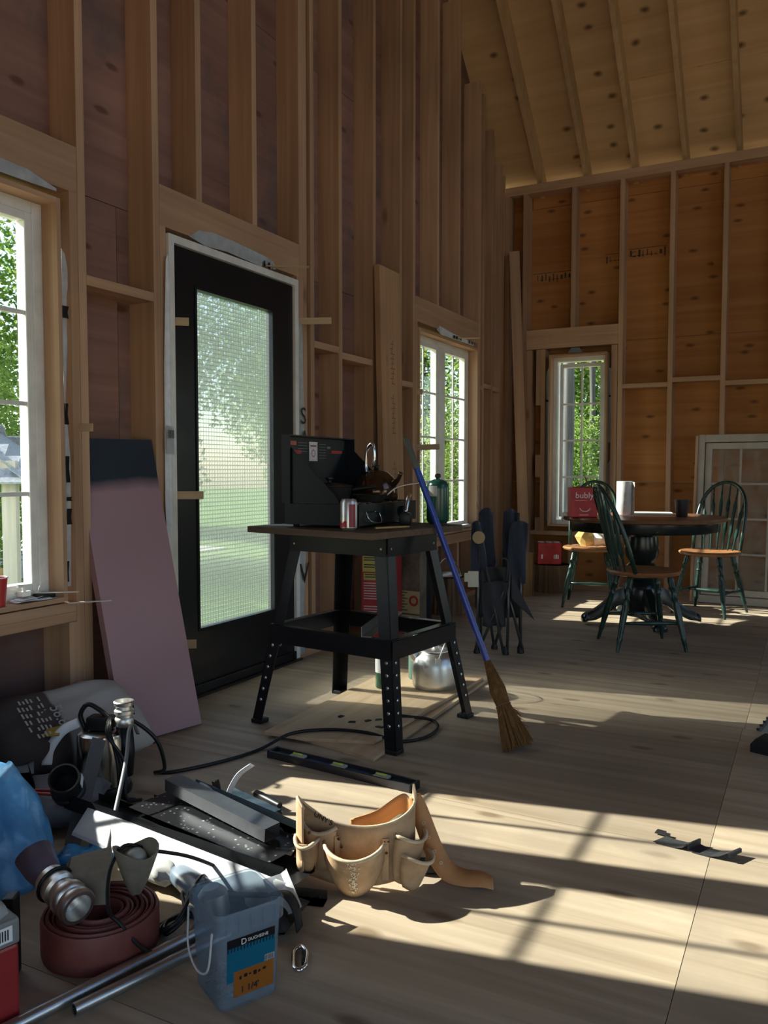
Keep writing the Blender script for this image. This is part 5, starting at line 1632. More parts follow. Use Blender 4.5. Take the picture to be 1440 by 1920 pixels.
sweep('metal_flashing', (0.80, 1.94, 0.06), (1.27, 1.82, 0.06), [(0.02, 0.03), (0.0, 0.0), (-0.045, 0.0), (-0.05, 0.02)], M_BLUEST, 'grey-green steel channel behind the boxed one')
sweep('metal_flashing', (0.875, 2.035, 0.03), (1.125, 1.935, 0.045), [(0.05, 0.0), (-0.045, 0.006), (-0.05, -0.012)], M_BLUEST, 'short blue-grey plate with a cut end beside the level')
sweep('metal_flashing', (1.27, 1.605, 0.002), (1.485, 1.665, 0.002), [(0.02, 0.0), (-0.018, 0.0), (-0.018, 0.022)], M_STEEL, 'steel angle lying on the floor under the tool bag')
sweep('metal_flashing', (1.405, 1.560, 0.095), (1.475, 1.520, 0.040), [(0.025, 0.0), (-0.02, 0.004), (-0.03, 0.02)], M_WHTST, 'bent white tab at the torn end of the white flashing')
sweep('metal_flashing', (0.70, 1.90, 0.004), (1.00, 1.875, 0.004), [(0.02, 0.0), (-0.02, 0.0), (-0.02, 0.03)], M_DKMET, 'short dark angle offcut on the floor beside the pump')
sweep('metal_flashing', (0.30, 1.735, 0.112), (0.50, 1.60, 0.112), [(0.035, 0.0), (-0.035, 0.0), (-0.035, 0.018)], M_DKMET, 'dark folded offcut on the grey sheeting behind the blue bag')
pl_ = empty('pliers', (0.505, 1.615, 0.110), (0, 0, R(20)), 'red-handled pliers lying on the grey sheeting', 'pliers')
for s in (-1, 1):
    MB().tube(bez([(0.0, 0.004 * s, 0.006), (0.04, 0.012 * s, 0.006), (0.09, 0.014 * s, 0.006)], 5), 0.005, 8).build('handle', plain('red_grip', (0.42, 0.03, 0.02), 0.4), pl_, smooth=True)
MB().prism([(-0.045, -0.004), (-0.01, -0.010), (0.004, -0.006), (0.004, 0.006), (-0.01, 0.010), (-0.045, 0.004)], 'z', 0.0, 0.011).build('jaws', M_STEEL, pl_)
def curl(name, pts, w, mat, label):
    o = MB().tube(bez(pts, 6), 1, flat=(w, 0.0008)).build(name, mat, smooth=True)
    return tag(o, label, 'metal offcut')
curl('metal_curl', [(0.93, 2.00, 0.045), (0.935, 2.01, 0.07), (0.95, 2.03, 0.105), (0.985, 2.05, 0.135)], 0.014, M_WHTST, 'pale curled tin strip rising from the blue-grey plate')
curl('metal_curl', [(0.365, 1.80, 0.11), (0.345, 1.83, 0.15), (0.36, 1.87, 0.20), (0.40, 1.90, 0.225)], 0.016, M_WHTST, 'pale curled tin strip rising beside the cement bag')
curl('metal_curl', [(0.86, 2.03, 0.004), (0.85, 2.045, 0.03), (0.83, 2.06, 0.055)], 0.012, M_DKMET, 'short dark curled tin strip behind the blue-grey plate')
o = MB().lathe([(0.0, 0), (0.012, 0), (0.013, 0.03), (0.010, 0.10), (0.010, 0.13), (0, 0.13)], 12, M=Matrix.Rotation(R(90), 4, 'Y'), cap=False).build('screwdriver', M_BLACK, None, (0.95, 2.115, 0.014), (0, 0, R(-20)), smooth=40)
tag(o, 'black screwdriver handle on the floor behind the blue-grey plate', 'screwdriver')
def slat(name, p0, p1, w, t, mat, label, cat, facing):
    return leaning(name, p0, p1, w, t, mat, label, cat, facing)
M_GREYPL = plain('grey_plastic', (0.10, 0.11, 0.12), 0.45)
slat('plastic_offcut', (0.715, 1.585, 0.010), (0.565, 1.83, 0.215), 0.042, 0.006, M_GREYPL, 'flat grey slat leaning against the front of the pump', 'slat', (0.8, -0.5, 0.4))
slat('plastic_offcut', (0.36, 1.70, 0.105), (0.16, 1.87, 0.185), 0.085, 0.008, M_DKMET, 'wide dark slat lying across the end of the cement bag', 'slat', (0.2, -0.2, 1))
ys_ = slat('scraper', (0.34, 1.84, 0.19), (0.26, 1.96, 0.212), 0.05, 0.006, plain('yellow_plastic', (0.42, 0.27, 0.03), 0.45), 'yellow plastic scraper on the cement bag', 'scraper', (0, 0, 1))
o = pillow(0.36, 0.30, 0.10, 12, 9).build('grey_sack', plain('grey_sheeting', (0.17, 0.18, 0.20), 0.6, bump=0.4, nscale=12), None, (0.46, 1.70, 0.0), (0, 0, R(30)), smooth=True)
tag(o, 'grey sheeting heaped on the floor beside the pump', 'sheeting')
bp = empty('pipe_fitting', (0.605, 1.675, 0.115), (R(48), 0, R(38)), 'black pipe fitting with a white tag in front of the pump', 'pipe fitting')
MB().lathe([(0.044, 0), (0.048, 0.0), (0.048, 0.025), (0.043, 0.028), (0.043, 0.095), (0.038, 0.095), (0.038, 0.003), (0.044, 0)], 26, cap=False).build('pipe_wall', M_BLACK, bp, smooth=40)
MB().lathe([(0, 0.02), (0.0375, 0.02), (0.0375, 0.024), (0, 0.024)], 22, cap=False).build('pipe_stop', M_BLACK, bp)
MB().box(0.044, 0.046, -0.015, 0.015, 0.05, 0.08).build('tag', M_PAPER, bp)
o = pillow(0.16, 0.10, 0.028, 8, 3).build('blister_pack', plain('blue_pack', (0.05, 0.26, 0.52), 0.3, noise=0.4, nscale=30), None, (0.80, 1.555, 0.001), (0, 0, R(25)), smooth=True)
tag(o, 'blue blister pack on the floor below the white flashing', 'package')

# blue plastic bag
bb_ = empty('plastic_bag', (0.66, 1.40, 0.0), (0, 0, R(10)), 'crumpled blue plastic bag standing on the floor pile', 'bag')
def bagfn(u, v):
    a = 2 * math.pi * u
    r = 0.155 * (1 - 0.55 * v ** 1.6) * (1 + 0.08 * math.sin(5 * a + 7 * v) + 0.05 * math.sin(11 * a - 9 * v))
    return (r * math.cos(a) - 0.07 * v, r * math.sin(a) * 0.85 + 0.03 * v, 0.265 * v + 0.012 * math.sin(3 * a) * v)
def blue_film():
    m, nt, b = new_mat('blue_film')
    n1 = N(nt, 'ShaderNodeTexNoise', i_Scale=9.0, i_Detail=5.0)
    nt.links.new(objcoord(nt).outputs[0], n1.inputs['Vector'])
    r = ramp(nt, [(0.3, (0.04, 0.17, 0.40)), (0.6, (0.10, 0.33, 0.62)), (0.75, (0.35, 0.55, 0.75))])
    nt.links.new(n1.outputs['Fac'], r.inputs[0])
    nt.links.new(r.outputs[0], b.inputs['Base Color'])
    b.inputs['Roughness'].default_value = 0.25
    bp_ = N(nt, 'ShaderNodeBump', i_Strength=0.7, i_Distance=0.012)
    nt.links.new(n1.outputs['Fac'], bp_.inputs['Height'])
    nt.links.new(bp_.outputs[0], b.inputs['Normal'])
    return m
mb = MB().grid(bagfn, 36, 18, wrap_u=True)
bmesh.ops.holes_fill(mb.bm, edges=[e for e in mb.bm.edges if e.is_boundary], sides=0)
mb.build('bag_film', blue_film(), bb_, smooth=True)

# lay-flat hose coil with its couplings and canvas ends
hc = empty('hose_coil', (1.135, 1.29, 0.0), (0, 0, R(15)), 'flat coil of red-brown discharge hose on the floor', 'hose')
M_HOSE = plain('red_brown_hose', (0.20, 0.055, 0.045), 0.55, nscale=30, bump=0.15)
mb = MB()
turns, seg = 8, 40
for layer in range(turns):
    r0 = 0.125 - 0.0105 * layer
    hh = 0.082 + 0.004 * math.sin(layer * 2.3)
    mb.lathe([(r0 - 0.0082, 0.0), (r0 - 0.002, 0.001), (r0, 0.008), (r0, hh - 0.006), (r0 - 0.003, hh), (r0 - 0.0075, hh - 0.001), (r0 - 0.0082, hh - 0.01), (r0 - 0.0082, 0.0)], seg, cap=False)
mb.build('coil', M_HOSE, hc, smooth=40)
M_CANV = plain('olive_canvas', (0.22, 0.195, 0.145), 0.8, nscale=40, bump=0.2)
hw = empty('hose_end', (1.06, 1.30, 0.090), (0, 0, R(-25)), 'folded olive canvas hose end lying on the hose coil', 'hose')
MB().tube(bez([(-0.13, 0.055, 0.012), (-0.07, 0.05, 0.055), (0.0, 0.025, 0.068), (0.045, 0.005, 0.064), (0.06, -0.003, 0.045), (0.066, -0.006, 0.006)], 7), 1, flat=(0.045, 0.0035)).build('canvas_flap', M_CANV, hw, smooth=30)
hv = empty('hose_end', (1.165, 1.365, 0.088), (0, 0, R(20)), 'upright cone of olive canvas hose holding a pale fitting', 'hose')
def conef(u, v):
    a = R(-200 + 350 * u)
    r = 0.010 + 0.038 * v ** 0.8
    sq = 1 + 0.18 * math.cos(3 * a)
    return (r * math.cos(a) * sq, r * math.sin(a) * sq * 0.9, 0.105 * v + 0.015 * math.sin(2 * a) * v)
MB().grid(conef, 26, 8, thick=0.003).build('canvas_cone', M_CANV, hv, smooth=35)
MB().lathe([(0, 0.05), (0.024, 0.05), (0.026, 0.06), (0.024, 0.075), (0.027, 0.08), (0.024, 0.092), (0.016, 0.10), (0, 0.102)], 20, cap=False).build('fitting', plain('pale_fitting', (0.38, 0.40, 0.35), 0.35), hv, smooth=40)
hk = empty('hose_coupling', (1.115, 1.225, 0.126), Vector((0.93, -0.22, -0.18)).to_track_quat('Z', 'Y').to_euler(), 'aluminium hose coupling resting on the hose coil', 'coupling')
MB().lathe([(0.026, -0.095), (0.034, -0.09), (0.036, -0.06), (0.037, -0.045), (0.030, -0.04), (0.030, -0.02), (0.038, -0.017), (0.0395, -0.005), (0.037, 0.001), (0.033, 0.004), (0.033, 0.014), (0.039, 0.017), (0.0405, 0.028), (0.037, 0.034), (0.029, 0.034), (0.026, 0.0), (0, 0.0)], 30, cap=False).build('coupling_body', M_ALU, hk, smooth=40)
MB().tube([(0, 0, -0.08), (0, 0.004, -0.13), (0.0, 0.02, -0.17)], [0.030, 0.036, 0.042], 18).build('hose_stub', plain('purple_hose', (0.12, 0.09, 0.13), 0.5), hk, smooth=True)
MB().tube([(0.039 * math.cos(a), 0.039 * math.sin(a), -0.068) for a in [2 * math.pi * k / 24 for k in range(25)]], 0.0035, 6).build('hose_clamp', M_BLACK, hk, smooth=True)
yb = MB().prism([(0, 0), (0.09, 0.0), (0.09, 0.022), (0, 0.03)], 'y', -0.02, 0.02)
o = yb.build('foam_block', plain('olive_yellow', (0.33, 0.26, 0.04), 0.7), None, (0.90, 1.255, 0.001), (0, 0, R(40)))
o.location = (0.93, 1.36, 0.0)
tag(o, 'olive yellow block between the blue bag and the hose coil', 'block')
# cord looping over the hose
o = MB().tube(bez([(1.25, 1.62, 0.03), (1.23, 1.57, 0.075), (1.20, 1.50, 0.125), (1.165, 1.42, 0.165), (1.14, 1.36, 0.195), (1.155, 1.30, 0.17), (1.20, 1.25, 0.115), (1.23, 1.25, 0.094), (1.275, 1.28, 0.03), (1.30, 1.34, 0.006)], 7), 0.0045, 7).build('looped_cable', M_BLACK, smooth=True)
tag(o, 'dark cable looping over the canvas hose cone', 'cable')

# red battery box at the corner of the pile
rbx = empty('battery_case', (1.098, 0.955, 0.0), (0, 0, R(76)), 'red case with grey lid carrying paper and clear plastic', 'case')
MB().box(-0.14, 0.098, -0.075, 0.075, 0, 0.155, bev=0.006).build('case_body', plain('red_case', (0.30, 0.022, 0.024), 0.4), rbx)
MB().box(-0.14, 0.100, -0.077, 0.077, 0.1555, 0.205, bev=0.006).build('case_lid', plain('grey_case', (0.20, 0.21, 0.21), 0.5), rbx)
MB().box(0.045, 0.085, -0.0782, -0.0772, 0.165, 0.195).build('bar_label', M_PAPER, rbx)
for k in range(6):
    MB().box(0.050 + 0.005 * k, 0.0525 + 0.005 * k, -0.0788, -0.0783, 0.17, 0.19).build('bar_mark', M_INK, rbx)
M_CLEAR = plain('clear_film', (0.55, 0.58, 0.56), 0.2, alpha=0.45)
MB().grid(lambda u, v: (-0.13 + 0.21 * u, -0.075 + 0.15 * v, 0.208 + 0.05 * math.sin(math.pi * u) * math.sin(math.pi * v) + 0.012 * math.sin(14 * u + 11 * v) + 0.05 * (u > 0.85) * math.sin(math.pi * v)), 16, 14).build('clear_wrap', M_CLEAR, rbx, smooth=True)
MB().grid(lambda u, v: (-0.05 + 0.09 * u - 0.012 * v, -0.086 + 0.004 * math.sin(5 * v + 3 * u), 0.075 + 0.13 * v + 0.01 * math.sin(6 * u)), 8, 8, thick=0.0008).build('paper_receipt', M_PAPER, rbx, smooth=True)
bpst = MB().box(-0.012, 0.012, -0.018, 0.018, 0, 0.17, bev=0.004).build('black_upright', M_BLACK, None, (1.055, 1.125, 0.0), (0, 0, R(30)))
tag(bpst, 'black upright plastic bar between red case and hose coil', 'bar')

# two steel pipes
for (x0, y0, x1, y1, z, l) in ((1.185, 0.90, 1.318, 1.44, 0.0135, 'longer galvanised pipe lying along the hose coil'), (1.272, 1.09, 1.372, 1.435, 0.0125, 'shorter galvanised pipe lying beside the plastic bucket')):
    d = Vector((x1 - x0, y1 - y0, 0))
    t = empty('steel_pipe', (x0, y0, z), (0, R(90), math.atan2(d.y, d.x)), l, 'pipe')
    r_ = z
    MB().lathe([(r_ * 0.8, 0), (r_, 0), (r_, d.length), (r_ * 0.8, d.length), (r_ * 0.8, 0)], 20, cap=False).build('pipe_wall', plain('conduit', (0.45, 0.46, 0.46), 0.35, metal=0.9, nscale=20), t, smooth=40)
    MB().lathe([(r_ * 0.8, 0.002), (r_ * 0.8, 0.03), (0, 0.03)], 16, cap=False).build('bore', M_BLACK, t, smooth=40)

# power tools and their bag
gd = empty('angle_grinder', (1.20, 1.515, 0.030), (R(8), R(-6), R(-28)), 'grey and black angle grinder on the floor behind the hose', 'power tool')
MB().tube([(-0.12, 0, 0.012), (-0.06, 0, 0.02), (0.0, 0, 0.022), (0.07, 0, 0.022), (0.12, 0, 0.018)], [0.022, 0.027, 0.030, 0.033, 0.028], 16).build('motor_housing', plain('blue_grey_tool', (0.12, 0.16, 0.21), 0.3), gd, smooth=True)
MB().tube([(-0.28, 0, 0.012), (-0.20, 0, 0.012), (-0.121, 0, 0.012)], [0.020, 0.018, 0.021], 14).build('grip', M_BLACK, gd, smooth=True)
MB().lathe([(0, -0.025), (0.03, -0.025), (0.034, -0.01), (0.034, 0.03), (0.02, 0.045), (0, 0.046)], 18, M=Matrix.Translation((0.145, 0, 0.015)), cap=False).build('gear_head', M_ALU, gd, smooth=40)
MB().lathe([(0, 0), (0.062, 0), (0.062, 0.003), (0, 0.003)], 28, M=Matrix.Translation((0.145, 0, -0.03))).build('disc', plain('cutting_disc', (0.18, 0.17, 0.16), 0.9), gd)
gb = empty('tool_bag', (1.375, 1.525, 0.0), (0, 0, R(10)), 'limp black tool bag with strap behind the bucket', 'bag')
M_BAGC = plain('black_bag_cloth', (0.010, 0.010, 0.012), 0.75, bump=0.4, nscale=30)
pillow(0.25, 0.15, 0.05, 14, 2).build('bag_body', M_BAGC, gb, (-0.01, 0.0, 0.0), smooth=True)
MB().tube(bez([(-0.10, -0.02, 0.045), (-0.06, -0.03, 0.065), (0.03, -0.01, 0.07), (0.085, -0.015, 0.085), (0.115, -0.02, 0.06), (0.125, -0.02, 0.01)], 6), 1, flat=(0.016, 0.0015)).build('strap', M_BAGC, gb, smooth=True)
cl_ = crumple(0.075, 33, 1.5, 0.7, 0.45, n=3, amp=0.12)
o = cl_.build('work_glove', plain('pale_leather_glove', (0.55, 0.55, 0.53), 0.85, bump=0.3), None, (1.03, 1.575, 0.001), (0, 0, R(-25)), smooth=True)
tag(o, 'pale work glove in the sun below the white flashing', 'glove')
o = MB().lathe([(0, 0), (0.04, 0), (0.041, 0.004), (0.038, 0.010), (0, 0.011)], 24, cap=False).build('jar_lid', plain('white_lid', (0.8, 0.8, 0.78), 0.4), None, (0.975, 1.545, 0.063), (R(25), R(18), 0), smooth=40)
o.location = (0.975, 1.54, 0.070)
tag(o, 'round white lid tipped on the pale work glove', 'lid')
mb = MB()
for k in range(3):
    mb.tube(bez([(1.16 + 0.03 * k, 1.56, 0.02), (1.21 + 0.02 * k, 1.47 + 0.01 * k, 0.05 + 0.02 * k), (1.27, 1.41 - 0.015 * k, 0.04), (1.25 - 0.02 * k, 1.37, 0.012), (1.21, 1.42, 0.008), (1.24, 1.50, 0.01)], 6), 0.0048, 7)
tag(mb.build('extension_cable', M_BLACK, smooth=True), 'loops of black cable on the floor beside the hose coil', 'cable')

# tool belt
tbx = empty('tool_belt', (1.529, 1.758, 0.0), (0, 0, R(27.45)), 'tan leather tool belt standing on the floor with open pouches', 'tool belt')
M_LEA = plain('tan_suede', (0.50, 0.325, 0.18), 0.85, nscale=14, noise=0.28, bump=0.35)
M_LEAI = plain('orange_leather', (0.50, 0.24, 0.09), 0.6, nscale=12, noise=0.15)
M_RIM = plain('cream_binding', (0.58, 0.45, 0.30), 0.8, noise=0.2, nscale=25)
M_STITCH = plain('dark_thread', (0.05, 0.03, 0.02), 0.8)
M_RIVET = plain('brass_rivet', (0.10, 0.06, 0.04), 0.4, metal=0.6)
plan = bez([(-0.138, -0.012, 0), (-0.156, 0.012, 0), (-0.150, 0.042, 0), (-0.115, 0.040, 0), (-0.06, 0.012, 0), (0.02, -0.006, 0), (0.095, 0.008, 0), (0.138, 0.055, 0), (0.138, 0.11, 0)], 6)
npl = len(plan)
def topz(f):
    return (0.212 + 0.02 * math.sin(math.pi * f / 0.25)) if f < 0.25 else 0.212 - 0.048 * math.sin(math.pi * min(1, (f - 0.25) / 0.68)) + 0.02 * max(0, f - 0.88) * 6
def apf(u, v):
    i = u * (npl - 1)
    k = min(int(i), npl - 2)
    p = plan[k].lerp(plan[k + 1], i - k)
    zt = topz(u)
    zb = 0.055 - 0.045 * math.sin(math.pi * u)
    return (p.x, p.y, zb + (zt - zb) * v)
MB().grid(apf, 42, 6, thick=0.0035).build('apron', M_LEA, tbx, smooth=True)
MB().tube([Vector(apf(k / 42, 1)) for k in range(43)], 0.0035, 6).build('top_binding', M_RIM, tbx, smooth=True)
# inside of the belt on the far side
back = bez([(0.135, 0.112, 0.155), (0.11, 0.15, 0.165), (0.04, 0.15, 0.12), (-0.03, 0.14, 0.10)], 6)
nb = len(back)
def backf(u, v):
    i = u * (nb - 1)
    k = min(int(i), nb - 2)
    p = back[k].lerp(back[k + 1], i - k)
    return (p.x, p.y, p.z - 0.03 + 0.052 * (v))
MB().grid(backf, 18, 3, thick=0.0035).build('belt_back', M_LEAI, tbx, smooth=True)
def pouch(name, c, ax, w, h, bulge, z0, tilt=0.0, pt=0.35, mat=None):
    """pocket standing out from the apron: ax is its outward direction in plan"""
    a = math.atan2(ax[1], ax[0])
    M = Matrix.Translation((c[0], c[1], z0)) @ Matrix.Rotation(a, 4, 'Z') @ Matrix.Rotation(tilt, 4, 'X')
    def fn(u, v):
        t = (u - 0.5) * 2
        wid = w * (pt + (1 - pt) * min(1, v * 1.6 + 0.02) ** 0.6)
        out = bulge * (0.45 + 0.75 * v) * math.sqrt(max(0, 1 - t * t * 0.98))
        dip = -0.014 * (1 - t * t) * (v > 0.99)
        return M @ Vector((out + 0.003, -t * wid / 2, h * v + dip + 0.010 * (1 - v) * t * t))
    p_ = MB().grid(fn, 20, 8, thick=0.003).build(name, mat or M_LEA, tbx, smooth=True)
    MB().tube([fn(k / 20, 1) for k in range(21)], 0.0052, 7).build('rim_binding', M_RIM, p_, smooth=True)
    MB().tube([fn(k / 20, 0.93) * 1.0 + Vector((ax[0], ax[1], 0)) * 0.0018 for k in range(21)], 0.0008, 4).build('stitching', M_STITCH, p_)
    # closed bottom
    mb = MB()
    vs = [mb.bm.verts.new(fn(k / 20, 0)) for k in range(21)]
    f = mb.bm.faces.new(vs)
    bmesh.ops.solidify(mb.bm, geom=[f], thickness=0.002)
    mb.build('pouch_bottom', mat or M_LEA, p_)
    return p_
pouch('pouch', (-0.012, -0.006), (-0.10, -1), 0.150, 0.126, 0.068, 0.004, pt=0.5)
pouch('pouch', (-0.128, 0.012), (-0.30, -0.95), 0.062, 0.085, 0.034, 0.050, pt=0.6)
pouch('pouch', (-0.098, 0.026), (-0.42, -0.9), 0.095, 0.115, 0.022, 0.045, pt=0.7)
pouch('pouch', (0.105, 0.020), (0.70, -0.70), 0.105, 0.128, 0.036, 0.012, pt=0.6, tilt=R(-8))
pouch('pouch', (0.120, 0.004), (0.72, -0.68), 0.098, 0.092, 0.044, 0.004, pt=0.55, tilt=R(-10))
for x, y, z in ((-0.125, -0.005, 0.15), (-0.052, -0.0065, 0.135), (-0.045, -0.0065, 0.115), (0.062, -0.006, 0.128), (0.070, -0.006, 0.128), (0.066, -0.007, 0.10), (0.058, -0.007, 0.095), (0.1375, 0.09, 0.195), (0.1375, 0.07, 0.192)):
    MB().lathe([(0.004, 0), (0.004, 0.0016), (0.002, 0.0026), (0, 0.0027)], 9, M=Matrix.Translation((x, y, z)) @ Matrix.Rotation(R(90), 4, 'X'), cap=False).build('rivet', M_RIVET, tbx)
MB().box(0.056, 0.072, -0.0085, -0.0045, 0.03, 0.135).build('loop_strip', M_LEA, tbx)
MB().box(-0.062, -0.050, -0.0060, -0.0030, 0.06, 0.14).build('loop_strip', M_LEA, tbx)
lettering('name_print', "UNY'S", 0.020, M_STITCH, tbx, frame((1, -0.45, -0.35), (0, 0, 1), (-0.118, 0.033, 0.176)))
SC = bez([(0.140, 0.105, 0.200), (0.152, 0.10, 0.165), (0.172, 0.085, 0.110), (0.195, 0.065, 0.060), (0.225, 0.045, 0.026), (0.265, 0.03, 0.018), (0.305, 0.02, 0.020), (0.335, 0.015, 0.012)], 5)
SWV = bez([(0.014, 0.0, 0.006), (0.021, 0.0, 0.006), (0.022, 0.0, 0.010), (0.020, 0.006, 0.014), (0.012, 0.016, 0.016), (0.005, 0.021, 0.012), (0.002, 0.022, 0.010), (0.002, 0.021, 0.006)], 5)
def strapf(u, v):
    i = u * (len(SC) - 1)
    k = min(int(round(i)), len(SC) - 1)
    return SC[k] + SWV[k] * (v - 0.5) * 2
stp = MB().grid(strapf, len(SC) - 1, 2, thick=0.0032).build('belt_strap', M_LEAI, tbx, smooth=True)
for k in (8, 11, 14, 17):
    MB().lathe([(0.0022, 0), (0.0045, 0.0), (0.0045, 0.0012), (0.0022, 0.0012), (0.0022, 0)], 10, M=Matrix.Translation(SC[k] + Vector((0, -0.0035, 0.001))) @ Matrix.Rotation(R(80), 4, 'X'), cap=False).build('eyelet', M_RIM, stp)
bk = MB().box(0.145, 0.215, 0.075, 0.12, 0.002, 0.030, bev=0.006).build('buckle', M_BLACK, tbx)
mb = MB()
rg = random.Random(4)
for i in range(110):
    u, v = rg.gauss(0.52, 0.06), rg.uniform(0.1, 0.9)
    t = (u - 0.5) * 2
    out = 0.066 * (0.45 + 0.75 * v) * math.sqrt(max(0, 1 - t * t)) + 0.0045
    s = rg.uniform(0.0008, 0.0018)
    a = math.atan2(-1, -0.06)
    p = Matrix.Rotation(a, 4, 'Z') @ Vector((out, -t * 0.0775 * (0.55 + 0.45 * v), 0.126 * v + 0.004))
    mb.box(p.x - 0.010 - s, p.x - 0.010 + s, p.y - 0.008 - s, p.y - 0.008 + s, p.z - s, p.z + s)
tag(mb.build('sawdust', plain('sawdust', (0.80, 0.68, 0.48), 0.95), tbx), kind='stuff')
sq = empty('speed_clip', (1.395, 1.755, 0.115), (0, R(20), R(10)), 'small black clamp head poking up between metal and tool belt', 'clamp')
MB().box(-0.022, 0.018, -0.008, 0.008, 0.0, 0.028, bev=0.003).build('clamp_head', M_BLACK, sq)
MB().tube([(-0.01, 0, 0.002), (-0.025, 0.0, -0.04), (-0.04, 0.0, -0.11)], 0.004, 7).build('clamp_bar', M_BLACK, sq)

# spirit level
lv = empty('spirit_level', (0.765, 2.435, 0.0), (0, 0, math.atan2(-0.062, 0.61)), 'black spirit level lying flat on the floor beside the plywood', 'level')
mb = MB()
mb.box(0, 0.612, 0.0, 0.008, 0, 0.026)
mb.box(0, 0.612, 0.050, 0.058, 0, 0.026)
mb.box(0.004, 0.608, 0.008, 0.050, 0.010, 0.015)
mb.build('beam', plain('black_level', (0.018, 0.02, 0.026), 0.35, spec=0.6), lv)
for x in (0.0, 0.606):
    MB().box(x - 0.001, x + 0.008, 0.0, 0.058, 0.0, 0.027, bev=0.002).build('end_cap', M_BLACK, lv)
for x in (0.12, 0.30, 0.48):
    hs = MB().box(x - 0.028, x + 0.028, 0.010, 0.048, 0.0155, 0.024, bev=0.003).build('vial_block', plain('pale_vial_block', (0.40, 0.43, 0.45), 0.35), lv)
    MB().tube([(x - 0.02, 0.029, 0.0262), (x + 0.02, 0.029, 0.0262)], 0.0055, 10).build('vial', plain('vial_green', (0.45, 0.55, 0.12), 0.15), hs, smooth=True)
for x0, x1 in ((0.17, 0.26), (0.35, 0.43)):
    MB().box(x0, x1, 0.016, 0.040, 0.0152, 0.0158).build('blue_print', plain('level_blue', (0.02, 0.06, 0.22), 0.5), lv)

# plastic bucket of nails
bk_ = empty('nail_bucket', (1.495, 1.305, 0.0), (0, 0, R(62)), 'clear square plastic bucket of nails with blue and orange label', 'bucket')
def plastic_clear():
    m, nt, b = new_mat('milky_plastic')
    b.inputs['Base Color'].default_value = (0.40, 0.47, 0.55, 1)
    b.inputs['Roughness'].default_value = 0.3
    tr = N(nt, 'ShaderNodeBsdfTransparent')
    tr.inputs[0].default_value = (0.82, 0.88, 0.92, 1)
    mx = N(nt, 'ShaderNodeMixShader')
    mx.inputs[0].default_value = 0.24
    nt.links.new(tr.outputs[0], mx.inputs[1])
    nt.links.new(b.outputs[0], mx.inputs[2])
    nt.links.new(mx.outputs[0], nt.nodes['Material Output'].inputs[0])
    return m
M_MILK = plastic_clear()
def rsq(s, r, n=6):
    out = []
    for cx, cy, a0 in ((s - r, s - r, 0), (-s + r, s - r, 90), (-s + r, -s + r, 180), (s - r, -s + r, 270)):
        for k in range(n + 1):
            a = R(a0 + 90 * k / n)
            out.append((cx + r * math.cos(a), cy + r * math.sin(a)))
    return out
def loft(levels, capb=True):
    mb = MB()
    rings = [[mb.bm.verts.new((x, y, z)) for x, y in rsq(s, r)] for s, r, z in levels]
    n = len(rings[0])
    for k in range(len(rings) - 1):
        for i in range(n):
            j = (i + 1) % n
            mb.bm.faces.new((rings[k][i], rings[k][j], rings[k + 1][j], rings[k + 1][i]))
    if capb:
        mb.bm.faces.new(list(reversed(rings[0])))
    return mb
loft([(0.060, 0.016, 0.001), (0.063, 0.018, 0.006), (0.070, 0.020, 0.160), (0.071, 0.020, 0.196), (0.0695, 0.019, 0.196), (0.0685, 0.019, 0.160), (0.0615, 0.017, 0.008), (0.04, 0.016, 0.006), (0.005, 0.003, 0.006)]).build('tub', M_MILK, bk_, smooth=40)
loft([(0.0725, 0.021, 0.158), (0.076, 0.022, 0.160), (0.0765, 0.022, 0.196), (0.0745, 0.021, 0.200), (0.0718, 0.020, 0.199)], False).build('rim', M_MILK, bk_, smooth=40)
for k in range(5):
    bx('rim_rib', -0.055 + 0.026 * k, -0.053 + 0.026 * k, -0.0785, -0.0755, 0.160, 0.192, M_MILK, bk_)
MB().tube(bez([(-0.0765, -0.06, 0.165), (-0.082, -0.05, 0.09), (-0.083, 0.0, 0.065), (-0.082, 0.05, 0.09), (-0.0765, 0.06, 0.165)], 6), 0.0022, 6).build('bail_handle', plain('white_bail', (0.6, 0.62, 0.62), 0.4), bk_, smooth=True)
def onface(nm, x0, x1, z0, z1, mat, lift=0.0):
    y = lambda z: -(0.0632 + 0.0070 * (z - 0.006) / 0.154) - 0.0006 - lift
    mb = MB()
    vs = [mb.bm.verts.new(p) for p in ((x0, y(z0), z0), (x1, y(z0), z0), (x1, y(z1), z1), (x0, y(z1), z1))]
    f = mb.bm.faces.new(vs)
    bmesh.ops.solidify(mb.bm, geom=[f], thickness=0.0004)
    return mb.build(nm, mat, bk_)
bk_.rotation_euler = (0, 0, R(62))
onface('label_band', -0.050, 0.052, 0.128, 0.145, plain('label_black', (0.02, 0.02, 0.022), 0.4))
onface('label_panel', -0.050, 0.052, 0.078, 0.1278, plain('label_blue', (0.01, 0.23, 0.38), 0.4))
onface('label_panel', -0.050, -0.036, 0.058, 0.0778, plain('label_blue', (0.01, 0.23, 0.38), 0.4))
onface('label_panel', -0.035, 0.050, 0.025, 0.0778, plain('label_orange_panel', (0.55, 0.20, 0.03), 0.5))
onface('bar_code', 0.030, 0.051, 0.079, 0.092, M_PAPER, 0.0006)
for k in range(7):
    onface('bar_mark', 0.031 + 0.0027 * k, 0.0322 + 0.0027 * k, 0.080, 0.091, M_INK, 0.0011)
for k in range(15):
    onface('label_stripe', -0.049 + 0.0068 * k, -0.047 + 0.0068 * k, 0.120, 0.128, plain('label_black', (0.02, 0.02, 0.022), 0.4), 0.0006)
